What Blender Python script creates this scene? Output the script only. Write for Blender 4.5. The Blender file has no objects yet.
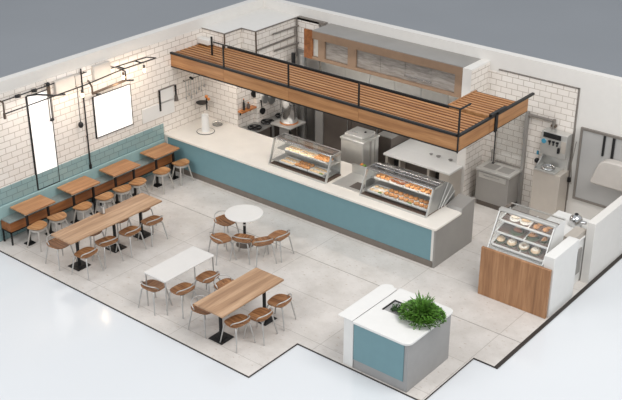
import bpy, bmesh, math, random
from mathutils import Vector, Matrix
PI = math.pi
S = bpy.context.scene
COL = S.collection

# ------------------------------------------------------------------ camera, sky, lights, exposure
cam_d = bpy.data.cameras.new('camera')
cam_d.sensor_width = 36.0
cam_d.lens = 1054.33 / 622 * 36.0
cam_d.clip_end = 300
cam = bpy.data.objects.new('camera', cam_d)
COL.objects.link(cam)
cam.location = (17.7039, -16.0345, 10.8038)
cam.rotation_euler = (PI / 2 - 0.45985, 0, 0.685278)
S.camera = cam

W = bpy.data.worlds.new('world')
S.world = W
W.use_nodes = True
bg = W.node_tree.nodes['Background']
bg.inputs['Color'].default_value = (0.93, 0.96, 1.0, 1)
bg.inputs['Strength'].default_value = 0.60


def area(name, loc, target, size, energy, color=(1, 1, 1)):
    l = bpy.data.lights.new(name, 'AREA')
    l.shape = 'SQUARE'
    l.size = size
    l.energy = energy
    l.color = color
    o = bpy.data.objects.new(name, l)
    COL.objects.link(o)
    o.location = loc
    o.rotation_euler = (Vector(target) - Vector(loc)).to_track_quat('-Z', 'Y').to_euler()
    return o


area('key_softbox', (15, -2.5, 13), (3.5, -0.5, 0.5), 8, 1150, (1.0, 0.975, 0.945))
area('fill_softbox', (2, -16, 12), (4, 0, 0.5), 8, 900, (1.0, 0.99, 0.98))

S.view_settings.view_transform = 'Standard'
S.view_settings.look = 'None'
S.view_settings.gamma = 1.0
S.view_settings.use_curve_mapping = False
S.view_settings.exposure = 0.12


# ------------------------------------------------------------------ materials
def lin(c):
    return tuple(((v / 255) / 12.92 if v / 255 <= 0.04045 else ((v / 255 + 0.055) / 1.055) ** 2.4) for v in c) + (1,)


def new_mat(name):
    m = bpy.data.materials.new(name)
    m.use_nodes = True
    nt = m.node_tree
    return m, nt, nt.nodes['Principled BSDF']


def plain(name, rgb, rough=0.5, metal=0.0, var=0.04, scale=6.0, spec=0.5, emit=None, bump=0.0):
    """a colour with a faint mottling of its own"""
    m, nt, b = new_mat(name)
    tc = nt.nodes.new('ShaderNodeTexCoord')
    n = nt.nodes.new('ShaderNodeTexNoise')
    n.inputs['Scale'].default_value = scale
    n.inputs['Detail'].default_value = 4
    nt.links.new(tc.outputs['Object'], n.inputs['Vector'])
    r = nt.nodes.new('ShaderNodeValToRGB')
    c = lin(rgb)
    r.color_ramp.elements[0].color = tuple(max(0, v * (1 - var * 2)) for v in c[:3]) + (1,)
    r.color_ramp.elements[1].color = tuple(min(1, v * (1 + var)) for v in c[:3]) + (1,)
    r.color_ramp.elements[0].position = 0.3
    r.color_ramp.elements[1].position = 0.7
    nt.links.new(n.outputs['Fac'], r.inputs['Fac'])
    nt.links.new(r.outputs['Color'], b.inputs['Base Color'])
    b.inputs['Roughness'].default_value = rough
    b.inputs['Metallic'].default_value = metal
    b.inputs['Specular IOR Level'].default_value = spec
    if emit:
        b.inputs['Emission Color'].default_value = lin(emit[0])
        b.inputs['Emission Strength'].default_value = emit[1]
    if bump:
        bp = nt.nodes.new('ShaderNodeBump')
        bp.inputs['Strength'].default_value = bump
        bp.inputs['Distance'].default_value = 0.01
        nt.links.new(n.outputs['Fac'], bp.inputs['Height'])
        nt.links.new(bp.outputs['Normal'], b.inputs['Normal'])
    return m


def wood(name, dark, mid, light, axis='x', rough=0.42, grain=1.0, plank=0.0):
    m, nt, b = new_mat(name)
    tc = nt.nodes.new('ShaderNodeTexCoord')
    oi = nt.nodes.new('ShaderNodeObjectInfo')
    ad = nt.nodes.new('ShaderNodeVectorMath')
    ad.operation = 'ADD'
    sc = nt.nodes.new('ShaderNodeVectorMath')
    sc.operation = 'SCALE'
    cx = nt.nodes.new('ShaderNodeCombineXYZ')
    for i in range(3):
        nt.links.new(oi.outputs['Random'], cx.inputs[i])
    nt.links.new(cx.outputs[0], sc.inputs[0])
    sc.inputs['Scale'].default_value = 7.0
    nt.links.new(tc.outputs['Object'], ad.inputs[0])
    nt.links.new(sc.outputs[0], ad.inputs[1])
    mp = nt.nodes.new('ShaderNodeMapping')
    s = [9 * grain, 9 * grain, 9 * grain]
    s['xyz'.index(axis)] = 0.55 * grain
    mp.inputs['Scale'].default_value = s
    nt.links.new(ad.outputs[0], mp.inputs['Vector'])
    n = nt.nodes.new('ShaderNodeTexNoise')
    n.inputs['Scale'].default_value = 1.0
    n.inputs['Detail'].default_value = 5
    n.inputs['Distortion'].default_value = 0.6
    nt.links.new(mp.outputs[0], n.inputs['Vector'])
    r = nt.nodes.new('ShaderNodeValToRGB')
    e = r.color_ramp.elements
    e[0].position, e[0].color = 0.28, lin(dark)
    e[1].position, e[1].color = 0.72, lin(light)
    k = e.new(0.5)
    k.color = lin(mid)
    nt.links.new(n.outputs['Fac'], r.inputs['Fac'])
    n2 = nt.nodes.new('ShaderNodeTexNoise')
    n2.inputs['Scale'].default_value = 6.0
    n2.inputs['Detail'].default_value = 3
    nt.links.new(mp.outputs[0], n2.inputs['Vector'])
    mx = nt.nodes.new('ShaderNodeMix')
    mx.data_type = 'RGBA'
    mx.blend_type = 'MULTIPLY'
    mx.inputs['Factor'].default_value = 0.35
    nt.links.new(r.outputs['Color'], mx.inputs['A'])
    r2 = nt.nodes.new('ShaderNodeValToRGB')
    r2.color_ramp.elements[0].position = 0.35
    r2.color_ramp.elements[0].color = (0.55, 0.5, 0.45, 1)
    r2.color_ramp.elements[1].position = 0.6
    r2.color_ramp.elements[1].color = (1, 1, 1, 1)
    nt.links.new(n2.outputs['Fac'], r2.inputs['Fac'])
    nt.links.new(r2.outputs['Color'], mx.inputs['B'])
    nt.links.new(mx.outputs['Result'], b.inputs['Base Color'])
    b.inputs['Roughness'].default_value = rough
    return m


def tile(name, c1, c2, grout, w=0.27, h=0.135, rough=0.22, mortar=0.007, tint=None):
    """running bond wall tile on faces square to x or y, measured in metres of the place"""
    m, nt, b = new_mat(name)
    L = nt.links
    tc = nt.nodes.new('ShaderNodeTexCoord')
    gm = nt.nodes.new('ShaderNodeNewGeometry')
    sp = nt.nodes.new('ShaderNodeSeparateXYZ')
    L.new(tc.outputs['Object'], sp.inputs[0])
    sn = nt.nodes.new('ShaderNodeSeparateXYZ')
    L.new(gm.outputs['True Normal'], sn.inputs[0])
    ab = nt.nodes.new('ShaderNodeMath')
    ab.operation = 'ABSOLUTE'
    L.new(sn.outputs['X'], ab.inputs[0])
    gt = nt.nodes.new('ShaderNodeMath')
    gt.operation = 'GREATER_THAN'
    gt.inputs[1].default_value = 0.5
    L.new(ab.outputs[0], gt.inputs[0])
    mxv = nt.nodes.new('ShaderNodeMix')
    mxv.data_type = 'FLOAT'
    L.new(gt.outputs[0], mxv.inputs['Factor'])
    L.new(sp.outputs['X'], mxv.inputs['A'])
    L.new(sp.outputs['Y'], mxv.inputs['B'])
    cb = nt.nodes.new('ShaderNodeCombineXYZ')
    L.new(mxv.outputs['Result'], cb.inputs['X'])
    L.new(sp.outputs['Z'], cb.inputs['Y'])
    br = nt.nodes.new('ShaderNodeTexBrick')
    br.inputs['Scale'].default_value = 1.0
    br.inputs['Brick Width'].default_value = w
    br.inputs['Row Height'].default_value = h
    br.inputs['Mortar Size'].default_value = mortar
    br.inputs['Mortar Smooth'].default_value = 0.2
    br.inputs['Bias'].default_value = 0.0
    br.inputs['Color1'].default_value = lin(c1)
    br.inputs['Color2'].default_value = lin(c2)
    br.inputs['Mortar'].default_value = lin(grout)
    L.new(cb.outputs[0], br.inputs['Vector'])
    L.new(br.outputs['Color'], b.inputs['Base Color'])
    bp = nt.nodes.new('ShaderNodeBump')
    bp.invert = True
    bp.inputs['Strength'].default_value = 0.4
    bp.inputs['Distance'].default_value = 0.004
    L.new(br.outputs['Fac'], bp.inputs['Height'])
    L.new(bp.outputs['Normal'], b.inputs['Normal'])
    b.inputs['Roughness'].default_value = rough
    return m


def stone_floor(name):
    m, nt, b = new_mat(name)
    L = nt.links
    tc = nt.nodes.new('ShaderNodeTexCoord')
    br = nt.nodes.new('ShaderNodeTexBrick')
    br.inputs['Scale'].default_value = 1.0
    br.offset = 0.0
    br.inputs['Brick Width'].default_value = 2.34
    br.inputs['Row Height'].default_value = 1.17
    br.inputs['Mortar Size'].default_value = 0.006
    br.inputs['Mortar Smooth'].default_value = 0.3
    br.inputs['Color1'].default_value = lin((217, 212, 207))
    br.inputs['Color2'].default_value = lin((212, 207, 202))
    br.inputs['Mortar'].default_value = lin((176, 170, 163))
    mp = nt.nodes.new('ShaderNodeMapping')
    mp.inputs['Location'].default_value = (1.61, 1.25, 0)
    L.new(tc.outputs['Object'], mp.inputs['Vector'])
    L.new(mp.outputs[0], br.inputs['Vector'])
    n1 = nt.nodes.new('ShaderNodeTexNoise')
    n1.inputs['Scale'].default_value = 1.6
    n1.inputs['Detail'].default_value = 8
    n1.inputs['Roughness'].default_value = 0.7
    L.new(tc.outputs['Object'], n1.inputs['Vector'])
    r1 = nt.nodes.new('ShaderNodeValToRGB')
    r1.color_ramp.elements[0].position = 0.3
    r1.color_ramp.elements[0].color = (0.80, 0.79, 0.77, 1)
    r1.color_ramp.elements[1].position = 0.62
    r1.color_ramp.elements[1].color = (1, 1, 1, 1)
    L.new(n1.outputs['Fac'], r1.inputs['Fac'])
    m1 = nt.nodes.new('ShaderNodeMix')
    m1.data_type = 'RGBA'
    m1.blend_type = 'MULTIPLY'
    m1.inputs['Factor'].default_value = 1.0
    L.new(br.outputs['Color'], m1.inputs['A'])
    L.new(r1.outputs['Color'], m1.inputs['B'])
    # pores of the stone
    v = nt.nodes.new('ShaderNodeTexNoise')
    v.inputs['Scale'].default_value = 17.0
    v.inputs['Detail'].default_value = 2
    mp2 = nt.nodes.new('ShaderNodeMapping')
    mp2.inputs['Scale'].default_value = (0.6, 1.4, 1)
    L.new(tc.outputs['Object'], mp2.inputs['Vector'])
    L.new(mp2.outputs[0], v.inputs['Vector'])
    r2 = nt.nodes.new('ShaderNodeValToRGB')
    r2.color_ramp.elements[0].position = 0.64
    r2.color_ramp.elements[0].color = (0, 0, 0, 1)
    r2.color_ramp.elements[1].position = 0.72
    r2.color_ramp.elements[1].color = (1, 1, 1, 1)
    L.new(v.outputs['Fac'], r2.inputs['Fac'])
    m2 = nt.nodes.new('ShaderNodeMix')
    m2.data_type = 'RGBA'
    m2.blend_type = 'MIX'
    L.new(r2.outputs['Color'], m2.inputs['Factor'])
    L.new(m1.outputs['Result'], m2.inputs['A'])
    m2.inputs['B'].default_value = lin((186, 174, 162))
    L.new(m2.outputs['Result'], b.inputs['Base Color'])
    b.inputs['Roughness'].default_value = 0.42
    return m


def glass(name, tint=(0.975, 0.98, 0.98), gloss=0.015):
    m = bpy.data.materials.new(name)
    m.use_nodes = True
    nt = m.node_tree
    nt.nodes.remove(nt.nodes['Principled BSDF'])
    out = nt.nodes['Material Output']
    t = nt.nodes.new('ShaderNodeBsdfTransparent')
    t.inputs['Color'].default_value = tint + (1,)
    g = nt.nodes.new('ShaderNodeBsdfGlossy')
    g.inputs['Roughness'].default_value = 0.03
    fr = nt.nodes.new('ShaderNodeLayerWeight')
    fr.inputs['Blend'].default_value = 0.5
    pw = nt.nodes.new('ShaderNodeMath')
    pw.operation = 'POWER'
    pw.inputs[1].default_value = 4.0
    nt.links.new(fr.outputs['Facing'], pw.inputs[0])
    ad = nt.nodes.new('ShaderNodeMath')
    ad.operation = 'MULTIPLY_ADD'
    ad.inputs[1].default_value = 0.5
    ad.inputs[2].default_value = gloss
    nt.links.new(pw.outputs[0], ad.inputs[0])
    mx = nt.nodes.new('ShaderNodeMixShader')
    nt.links.new(ad.outputs[0], mx.inputs[0])
    nt.links.new(t.outputs[0], mx.inputs[1])
    nt.links.new(g.outputs[0], mx.inputs[2])
    nt.links.new(mx.outputs[0], out.inputs['Surface'])
    return m


def filter_mat(name):
    """crinkled metal mesh of a hood filter"""
    m, nt, b = new_mat(name)
    L = nt.links
    tc = nt.nodes.new('ShaderNodeTexCoord')
    mp = nt.nodes.new('ShaderNodeMapping')
    mp.inputs['Scale'].default_value = (1.2, 4, 9)
    mp.inputs['Rotation'].default_value = (0, 0.35, 0)
    L.new(tc.outputs['Object'], mp.inputs['Vector'])
    n = nt.nodes.new('ShaderNodeTexNoise')
    n.inputs['Scale'].default_value = 3.0
    n.inputs['Detail'].default_value = 6
    n.inputs['Distortion'].default_value = 0.8
    L.new(mp.outputs[0], n.inputs['Vector'])
    r = nt.nodes.new('ShaderNodeValToRGB')
    r.color_ramp.elements[0].position = 0.35
    r.color_ramp.elements[0].color = lin((136, 130, 125))
    r.color_ramp.elements[1].position = 0.7
    r.color_ramp.elements[1].color = lin((176, 170, 164))
    L.new(n.outputs['Fac'], r.inputs['Fac'])
    L.new(r.outputs['Color'], b.inputs['Base Color'])
    bp = nt.nodes.new('ShaderNodeBump')
    bp.inputs['Strength'].default_value = 0.6
    L.new(n.outputs['Fac'], bp.inputs['Height'])
    L.new(bp.outputs['Normal'], b.inputs['Normal'])
    b.inputs['Metallic'].default_value = 0.5
    b.inputs['Roughness'].default_value = 0.4
    return m


M = dict(
    white=plain('white_paint', (222, 219, 214), 0.6, var=0.01),
    ground_white=plain('white_gloss_ground', (218, 221, 224), 0.13, var=0.01, scale=0.3, spec=0.5),
    ground_grey=plain('grey_studio_ground', (158, 162, 167), 0.7, var=0.03, scale=0.15),
    slab_edge=plain('dark_slab_edge', (52, 46, 42), 0.6),
    floor=stone_floor('pale_stone_floor'),
    tile=tile('white_tile', (236, 230, 223), (230, 223, 215), (182, 170, 158)),
    teal_tile=tile('teal_tile', (146, 172, 172), (136, 164, 166), (112, 136, 138)),
    teal_plain=plain('teal_ledge', (152, 180, 180), 0.45, var=0.03),
    teal=plain('teal_panel', (112, 148, 156), 0.5, var=0.015),
    counter=plain('counter_stone', (232, 226, 217), 0.3, var=0.02, scale=3),
    corian=plain('white_solid_surface', (226, 225, 222), 0.3, var=0.01),
    steel=plain('brushed_steel', (176, 176, 174), 0.34, 0.75, var=0.05, scale=3),
    steel_light=plain('pale_steel', (205, 204, 200), 0.3, 0.6, var=0.03),
    steel_dull=plain('dull_steel', (158, 155, 151), 0.45, 0.35, var=0.04, scale=2),
    steel_dark=plain('dark_steel', (112, 104, 98), 0.38, 0.6, var=0.08, scale=2),
    chrome=plain('chrome', (205, 205, 205), 0.16, 0.95, var=0.02),
    chair_steel=plain('chair_steel', (186, 185, 182), 0.35, 0.45, var=0.02),
    stool_steel=plain('stool_steel', (184, 179, 172), 0.4, 0.3, var=0.02),
    kick=plain('grey_kick', (120, 112, 104), 0.55),
    kiosk_grey=plain('grey_kiosk_side', (158, 157, 156), 0.5, 0.1, var=0.02),
    black=plain('black_metal', (26, 26, 27), 0.45, 0.2, var=0.03),
    gap_shade=plain('slat_gap_shade', (72, 46, 28), 0.7),  # dark brown carries the shade between the canopy slats
    black_soft=plain('black_matt', (34, 32, 31), 0.7),
    bronze=plain('bronze_pipe', (98, 84, 72), 0.4, 0.6),
    pipe_grey=plain('grey_pipe', (140, 134, 128), 0.4, 0.5),
    hood_frame=plain('bronze_hood_frame', (156, 130, 108), 0.45, 0.35, var=0.04),
    filter=filter_mat('hood_filter'),
    grey_seat=plain('grey_green_upholstery', (128, 138, 136), 0.8, var=0.08, scale=20),
    table_wood=wood('table_wood', (146, 112, 84), (178, 142, 110), (200, 166, 134), 'y'),
    bench_table_wood=wood('bench_table_wood', (156, 108, 72), (183, 133, 92), (200, 153, 112), 'y'),
    bench_wood=wood('bench_wood', (118, 68, 34), (146, 90, 48), (168, 110, 64), 'y'),
    seat_wood=wood('seat_wood', (104, 66, 38), (146, 100, 63), (180, 134, 92), 'x', grain=3.0),
    stool_wood=wood('stool_wood', (150, 102, 62), (180, 132, 88), (200, 156, 112), 'x', grain=2.2),
    fascia=wood('fascia_wood', (146, 100, 62), (172, 124, 80), (188, 140, 94), 'x'),
    fascia_y=wood('fascia_side_wood', (146, 100, 62), (172, 124, 80), (188, 140, 94), 'y'),
    slat=wood('slat_wood', (150, 96, 54), (184, 128, 78), (204, 150, 98), 'x'),
    panel_wood=wood('panel_wood', (142, 102, 70), (166, 122, 86), (184, 140, 102), 'z'),
    board_wood=wood('board_wood', (160, 96, 48), (182, 116, 62), (200, 134, 80), 'y'),
    glass=glass('clear_glass'),
    glass_smoke=glass('smoked_acrylic', (0.86, 0.87, 0.88), 0.10),
    frost=glass('clear_screen', (0.95, 0.955, 0.955), 0.06),
    lightbox=plain('lit_panel', (252, 251, 249), 0.5, var=0.0, emit=((255, 250, 244), 0.35)),
    bulb=plain('lit_bulb', (255, 236, 210), 0.4, var=0.0, emit=((255, 214, 165), 3.0)),
    leaf=plain('fern_green', (92, 140, 50), 0.5, var=0.4, scale=14),
    leaf_dark=plain('dark_leaf', (52, 84, 38), 0.5, var=0.3, scale=18),
    soil=plain('soil', (60, 46, 34), 0.9),
    crust=plain('golden_crust', (198, 140, 84), 0.6, var=0.3, scale=40, bump=0.4),
    crust_dark=plain('brown_crust', (150, 86, 42), 0.55, var=0.35, scale=40, bump=0.4),
    dough=plain('pale_dough', (226, 196, 158), 0.6, var=0.15, scale=30, bump=0.3),
    cream=plain('cream_icing', (238, 226, 208), 0.45, var=0.05, scale=25),
    green=plain('lettuce', (108, 140, 58), 0.6, var=0.2, scale=40),
    plate_green=plain('dark_green_plate', (70, 82, 56), 0.4),
    tray_brown=plain('brown_tray', (96, 74, 60), 0.6),
    mirror=plain('brushed_steel_panel', (182, 181, 179), 0.35, 0.25, var=0.03, scale=1.5),
    beige_box=plain('pale_grey_box', (196, 190, 183), 0.5, var=0.02),
    table_white=plain('white_laminate', (217, 214, 210), 0.4, var=0.01),
    grey_acrylic=glass('grey_acrylic', (0.45, 0.46, 0.47), 0.12),
    cyan=plain('blue_badge', (70, 150, 180), 0.4),
    orange=plain('orange_handle', (205, 128, 62), 0.5),
    beige=plain('beige_steel', (196, 188, 178), 0.4, 0.3, var=0.02),
)


# ------------------------------------------------------------------ mesh helpers
class MB:
    def __init__(self):
        self.bm = bmesh.new()

    def quad_grid(self, pts, closed_u=False, closed_v=False):
        """pts[i][j] -> faces"""
        vs = [[self.bm.verts.new(p) for p in row] for row in pts]
        nu, nv = len(vs), len(vs[0])
        for i in range(nu if closed_u else nu - 1):
            for j in range(nv if closed_v else nv - 1):
                a, b = vs[i][j], vs[(i + 1) % nu][j]
                c, d = vs[(i + 1) % nu][(j + 1) % nv], vs[i][(j + 1) % nv]
                f = [a, b, c, d]
                if len({id(v) for v in f}) == 4:
                    self.bm.faces.new(f)
        return vs

    def box(self, x0, x1, y0, y1, z0, z1):
        v = [self.bm.verts.new(p) for p in ((x0, y0, z0), (x1, y0, z0), (x1, y1, z0), (x0, y1, z0),
                                            (x0, y0, z1), (x1, y0, z1), (x1, y1, z1), (x0, y1, z1))]
        for f in ((3, 2, 1, 0), (4, 5, 6, 7), (0, 1, 5, 4), (1, 2, 6, 5), (2, 3, 7, 6), (3, 0, 4, 7)):
            self.bm.faces.new([v[i] for i in f])
        return self

    def prism(self, poly, z0, z1, axis='z'):
        """poly extruded along an axis; poly is (x,y) for z, (y,z) for x, (x,z) for y"""
        def P(p, t):
            return {'z': (p[0], p[1], t), 'x': (t, p[0], p[1]), 'y': (p[0], t, p[1])}[axis]
        a = [self.bm.verts.new(P(p, z0)) for p in poly]
        b = [self.bm.verts.new(P(p, z1)) for p in poly]
        n = len(poly)
        self.bm.faces.new(list(reversed(a)))
        self.bm.faces.new(b)
        for i in range(n):
            self.bm.faces.new([a[i], a[(i + 1) % n], b[(i + 1) % n], b[i]])
        return self

    def tube(self, pts, r, seg=8, closed=False, r1=None):
        pts = [Vector(p) for p in pts]
        n = len(pts)
        rings = []
        up = None
        for i, p in enumerate(pts):
            if closed:
                d = pts[(i + 1) % n] - pts[i - 1]
            else:
                d = pts[min(i + 1, n - 1)] - pts[max(i - 1, 0)]
            d.normalize()
            if up is None:
                up = Vector((0, 0, 1)) if abs(d.z) < 0.9 else Vector((1, 0, 0))
            a = d.cross(up)
            if a.length < 1e-4:
                a = d.orthogonal()
            a.normalize()
            b = a.cross(d).normalized()
            up = b
            rr = r if r1 is None else r + (r1 - r) * i / (n - 1)
            rings.append([p + a * math.cos(2 * PI * k / seg) * rr + b * math.sin(2 * PI * k / seg) * rr for k in range(seg)])
        vs = self.quad_grid(rings, closed_u=closed, closed_v=True)
        if not closed:
            self.bm.faces.new(list(reversed(vs[0])))
            self.bm.faces.new(vs[-1])
        return self

    def lathe(self, prof, c=(0, 0, 0), seg=24, sx=1.0, sy=1.0):
        """profile of (r, z), bottom to top, closed at both ends by caps"""
        rings = []
        for r, z in prof:
            r = max(r, 1e-4)
            rings.append([(c[0] + sx * r * math.cos(2 * PI * k / seg), c[1] + sy * r * math.sin(2 * PI * k / seg), c[2] + z) for k in range(seg)])
        vs = self.quad_grid(rings, closed_v=True)
        self.bm.faces.new(list(reversed(vs[0])))
        self.bm.faces.new(vs[-1])
        return self

    def ell(self, c, rx, ry, rz, seg=12, rings=7):
        prof = [(math.sin(PI * i / rings), -math.cos(PI * i / rings)) for i in range(rings + 1)]
        rg = []
        for r, z in prof:
            r = max(r, 1e-3)
            rg.append([(c[0] + rx * r * math.cos(2 * PI * k / seg), c[1] + ry * r * math.sin(2 * PI * k / seg), c[2] + rz * z) for k in range(seg)])
        vs = self.quad_grid(rg, closed_v=True)
        self.bm.faces.new(list(reversed(vs[0])))
        self.bm.faces.new(vs[-1])
        return self

    def torus(self, c, R, r, seg=20, ms=8, sz=1.0):
        pts = [[(c[0] + (R + r * math.cos(2 * PI * j / ms)) * math.cos(2 * PI * i / seg),
                 c[1] + (R + r * math.cos(2 * PI * j / ms)) * math.sin(2 * PI * i / seg),
                 c[2] + sz * r * math.sin(2 * PI * j / ms)) for j in range(ms)] for i in range(seg)]
        self.quad_grid(pts, True, True)
        return self

    def slab(self, poly, thick):
        """a sheet given by a 3-D polygon, thickened along its normal"""
        p = [Vector(q) for q in poly]
        n = (p[1] - p[0]).cross(p[2] - p[1]).normalized() * thick
        a = [self.bm.verts.new(q) for q in p]
        b = [self.bm.verts.new(q + n) for q in p]
        k = len(p)
        self.bm.faces.new(list(reversed(a)))
        self.bm.faces.new(b)
        for i in range(k):
            self.bm.faces.new([a[i], a[(i + 1) % k], b[(i + 1) % k], b[i]])
        return self

    def build(self, name, mat, parent=None, bevel=0.0, smooth=False):
        bmesh.ops.recalc_face_normals(self.bm, faces=self.bm.faces)
        me = bpy.data.meshes.new(name)
        self.bm.to_mesh(me)
        self.bm.free()
        if isinstance(mat, str):
            mat = M[mat]
        me.materials.append(mat)
        if smooth:
            for p in me.polygons:
                p.use_smooth = True
        me.set_sharp_from_angle(angle=math.radians(42))
        o = bpy.data.objects.new(name, me)
        COL.objects.link(o)
        if parent:
            o.parent = parent
        if bevel:
            b = o.modifiers.new('bevel', 'BEVEL')
            b.width = bevel
            b.segments = 2
            b.limit_method = 'ANGLE'
        return o


def tag(o, label, cat, group=None):
    o['label'] = label
    o['category'] = cat
    if group:
        o['group'] = group
    return o


def thing(name, label, cat, loc=(0, 0, 0), rot=0.0, group=None):
    o = bpy.data.objects.new(name, None)
    o.empty_display_size = 0.1
    COL.objects.link(o)
    o.location = loc
    o.rotation_euler = (0, 0, rot)
    return tag(o, label, cat, group)


def struct(o):
    o['kind'] = 'structure'
    return o


def copy_thing(root, loc, rot, label, group=None):
    r = root.copy()
    COL.objects.link(r)
    r.location = loc
    r.rotation_euler = (0, 0, rot)
    r['label'] = label
    if group:
        r['group'] = group
    for ch in list(root.children):
        c = ch.copy()
        COL.objects.link(c)
        c.parent = r
        for g in list(ch.children):
            d = g.copy()
            COL.objects.link(d)
            d.parent = c
    return r


def text_free_round(poly, r, n=5):
    """round the corners of a 2-D polygon; r may be a list"""
    out = []
    k = len(poly)
    rs = r if isinstance(r, (list, tuple)) else [r] * k
    for i in range(k):
        p0, p, p1 = Vector(poly[i - 1]), Vector(poly[i]), Vector(poly[(i + 1) % k])
        rr = rs[i]
        if rr <= 0:
            out.append(tuple(p))
            continue
        a, b = p + (p0 - p).normalized() * rr, p + (p1 - p).normalized() * rr
        for t in range(n + 1):
            t /= n
            out.append(tuple(a * (1 - t) ** 2 + p * 2 * t * (1 - t) + b * t * t))
    return out


# ------------------------------------------------------------------ the setting
FL = [(0, -5.14), (7.41, -5.14), (7.41, -3.83), (10.12, -3.83), (10.12, -2.2), (10.54, -2.2), (10.54, 3.71), (0, 3.71)]
ZW = 3.45
g1 = struct(MB().box(-0.2, 45, -45, 3.9, -0.10, -0.02).build('ground', 'ground_white'))
g2 = struct(MB().box(-60, 45, -45, 60, -0.14, -0.10).build('ground', 'ground_grey'))
fl = struct(MB().prism(FL, -0.0199, 0.0).build('floor', 'floor'))
MB().box(0.03, 10.54, -1.258, -1.246, 0.0, 0.0012).build('joint', 'pipe_grey', fl)
ed = MB()
eo = [(-0.0, -5.152), (7.422, -5.152), (7.422, -3.842), (10.132, -3.842), (10.132, -2.214), (10.61, -2.214), (10.61, 3.71)]
ei = FL[:7]
for i in range(6):
    ed.prism([ei[i], eo[i], eo[i + 1], ei[i + 1]], -0.0199, 0.004)
struct(ed.build('trim_1', 'slab_edge'))

wl = struct(MB().box(-0.2, 0, -5.14, 3.9, -0.06, ZW).build('wall_left', 'white'))
wb = struct(MB().box(0, 10.54, 3.71, 3.9, -0.06, ZW).build('wall_back', 'white'))
MB().box(0.0, 0.012, -5.14, 1.45, 1.18, 3.2).box(0.0, 0.012, -0.03, 1.45, 0.0, 1.18).build('tile_panel', 'tile', wl)
MB().box(0.0, 0.03, -5.14, -0.03, 0.0, 1.18).build('wainscot', 'teal_tile', wl)
ch = struct(MB().box(0, 1.19, 2.05, 3.71, 0, 3.2).build('wall_inner', 'tile'))
struct(MB().box(0, 1.09, 1.45, 2.05, 0, 2.4).box(0, 0.74, 1.45, 2.05, 2.4, 3.2).build('wall_corner', 'tile'))
MB().box(-0.0, 0.76, 1.44, 2.05, 3.2, 3.212).box(0, 1.21, 2.05, 3.71, 3.2, 3.212).build('cap', 'white', ch)
MB().box(0.0, 0.77, 1.43, 1.45, 3.19, 3.214).box(0.74, 0.77, 1.45, 2.05, 3.19, 3.214).box(0.77, 1.22, 2.03, 2.05, 3.19, 3.214).box(1.19, 1.22, 2.05, 3.71, 3.19, 3.214).build('cap_edge', 'pipe_grey', ch)
# tile face behind the corner recess with its own lower cap
MB().box(1.19, 1.9, 3.60, 3.71, 0, 3.2).build('return', 'tile', ch)
ww = struct(MB().box(6.45, 6.67, 2.96, 3.71, 0, 3.2).build('wall_wing', 'white'))
MB().box(6.67, 6.682, 2.97, 3.71, 0, 3.17).build('tile_panel', 'tile', ww)
MB().prism([(6.67, 0), (6.95, 0), (6.95, 3.0), (6.67, 3.0)], 3.69, 3.71, 'y').prism([(6.95, 0), (8.84, 0), (8.84, 3.06), (6.95, 3.06)], 3.685, 3.71, 'y').build('tile_panel', 'tile', wb)
MB().box(6.93, 8.86, 3.675, 3.71, 3.06, 3.085).box(8.84, 8.87, 3.675, 3.71, 0, 3.085).build('tile_edge', 'pipe_grey', wb)
wr = struct(MB().box(10.37, 10.54, 1.43, 3.71, 0, 1.33).build('wall_right', 'white', bevel=0.006))

# ------------------------------------------------------------------ service counter
t = thing('service_counter', 'long cream-topped service counter with teal front below the wooden canopy', 'counter', (0, 0, 0))
MB().prism(text_free_round([(0, -0.02), (7.84, -0.02), (7.84, 0.95), (7.5, 1.45), (0, 1.45)], [0, 0.05, 0, 0, 0]), 0.86, 0.91).build('countertop', 'counter', t, 0.008)
MB().box(0.1, 7.55, 0.03, 1.40, 0.10, 0.86).build('body', 'beige', t)
MB().box(0.1, 7.725, 0.012, 0.03, 0.14, 0.86).build('front_panel', 'teal', t)
MB().box(7.725, 7.79, 0.014, 0.03, 0.10, 0.86).build('corner_strip', 'white', t)
MB().box(0.05, 7.8, 0.04, 1.38, 0.0, 0.10).box(0.1, 7.78, 0.0, 0.03, 0.0, 0.14).build('kick_plate', 'kick', t)
MB().prism([(0.0, 0.0), (1.47, 0.0), (1.47, 1.06), (0.98, 0.98), (0.9, 0.86), (0.0, 0.86)], 7.79, 7.83, 'x').build('end_panel', 'steel_dull', t, 0.004)
MB().prism([(0.96, 0.91), (1.45, 0.91), (1.45, 1.05), (1.0, 0.975)], 7.46, 7.79, 'x').build('end_shelf', 'steel_dull', t)
MB().box(0.0, 0.1, 0.0, 1.40, 0.0, 0.86).build('left_end', 'white', t)

# ------------------------------------------------------------------ slatted canopy
t = thing('slatted_canopy', 'long oak slatted canopy with black edging hung over the service counter', 'canopy', (0, 0, 2.5))
z0, z1 = 0.035, 0.335
xs = [0.0, 1.74, 3.67, 5.57, 8.0]
for i in range(4):
    MB().box(xs[i] + (0.003 if i else 0), xs[i + 1] - 0.003, 0.355, 0.395, z0, z1).build('fascia_board', 'fascia', t)
for a, b in ((0.40, 1.54), (1.55, 3.12)):
    MB().box(7.96, 8.0, a, b, z0, z1).build('fascia_board', 'fascia_y', t)
MB().box(0.0, 8.0, 0.335, 0.40, z1, z1 + 0.045).box(0.0, 8.0, 0.345, 0.39, 0.01, z0).box(7.955, 8.015, 0.335, 3.35, z1, z1 + 0.045).box(7.965, 7.995, 0.39, 3.12, 0.015, z0).build('black_edging', 'black', t)
MB().box(7.985, 8.012, 0.33, 0.352, 0.0, z1 + 0.05).build('corner_post', 'black', t)
MB().box(0.0, 7.0, 1.54, 1.58, z1 - 0.06, z1 + 0.03).build('rear_edging', 'black', t)
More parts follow.
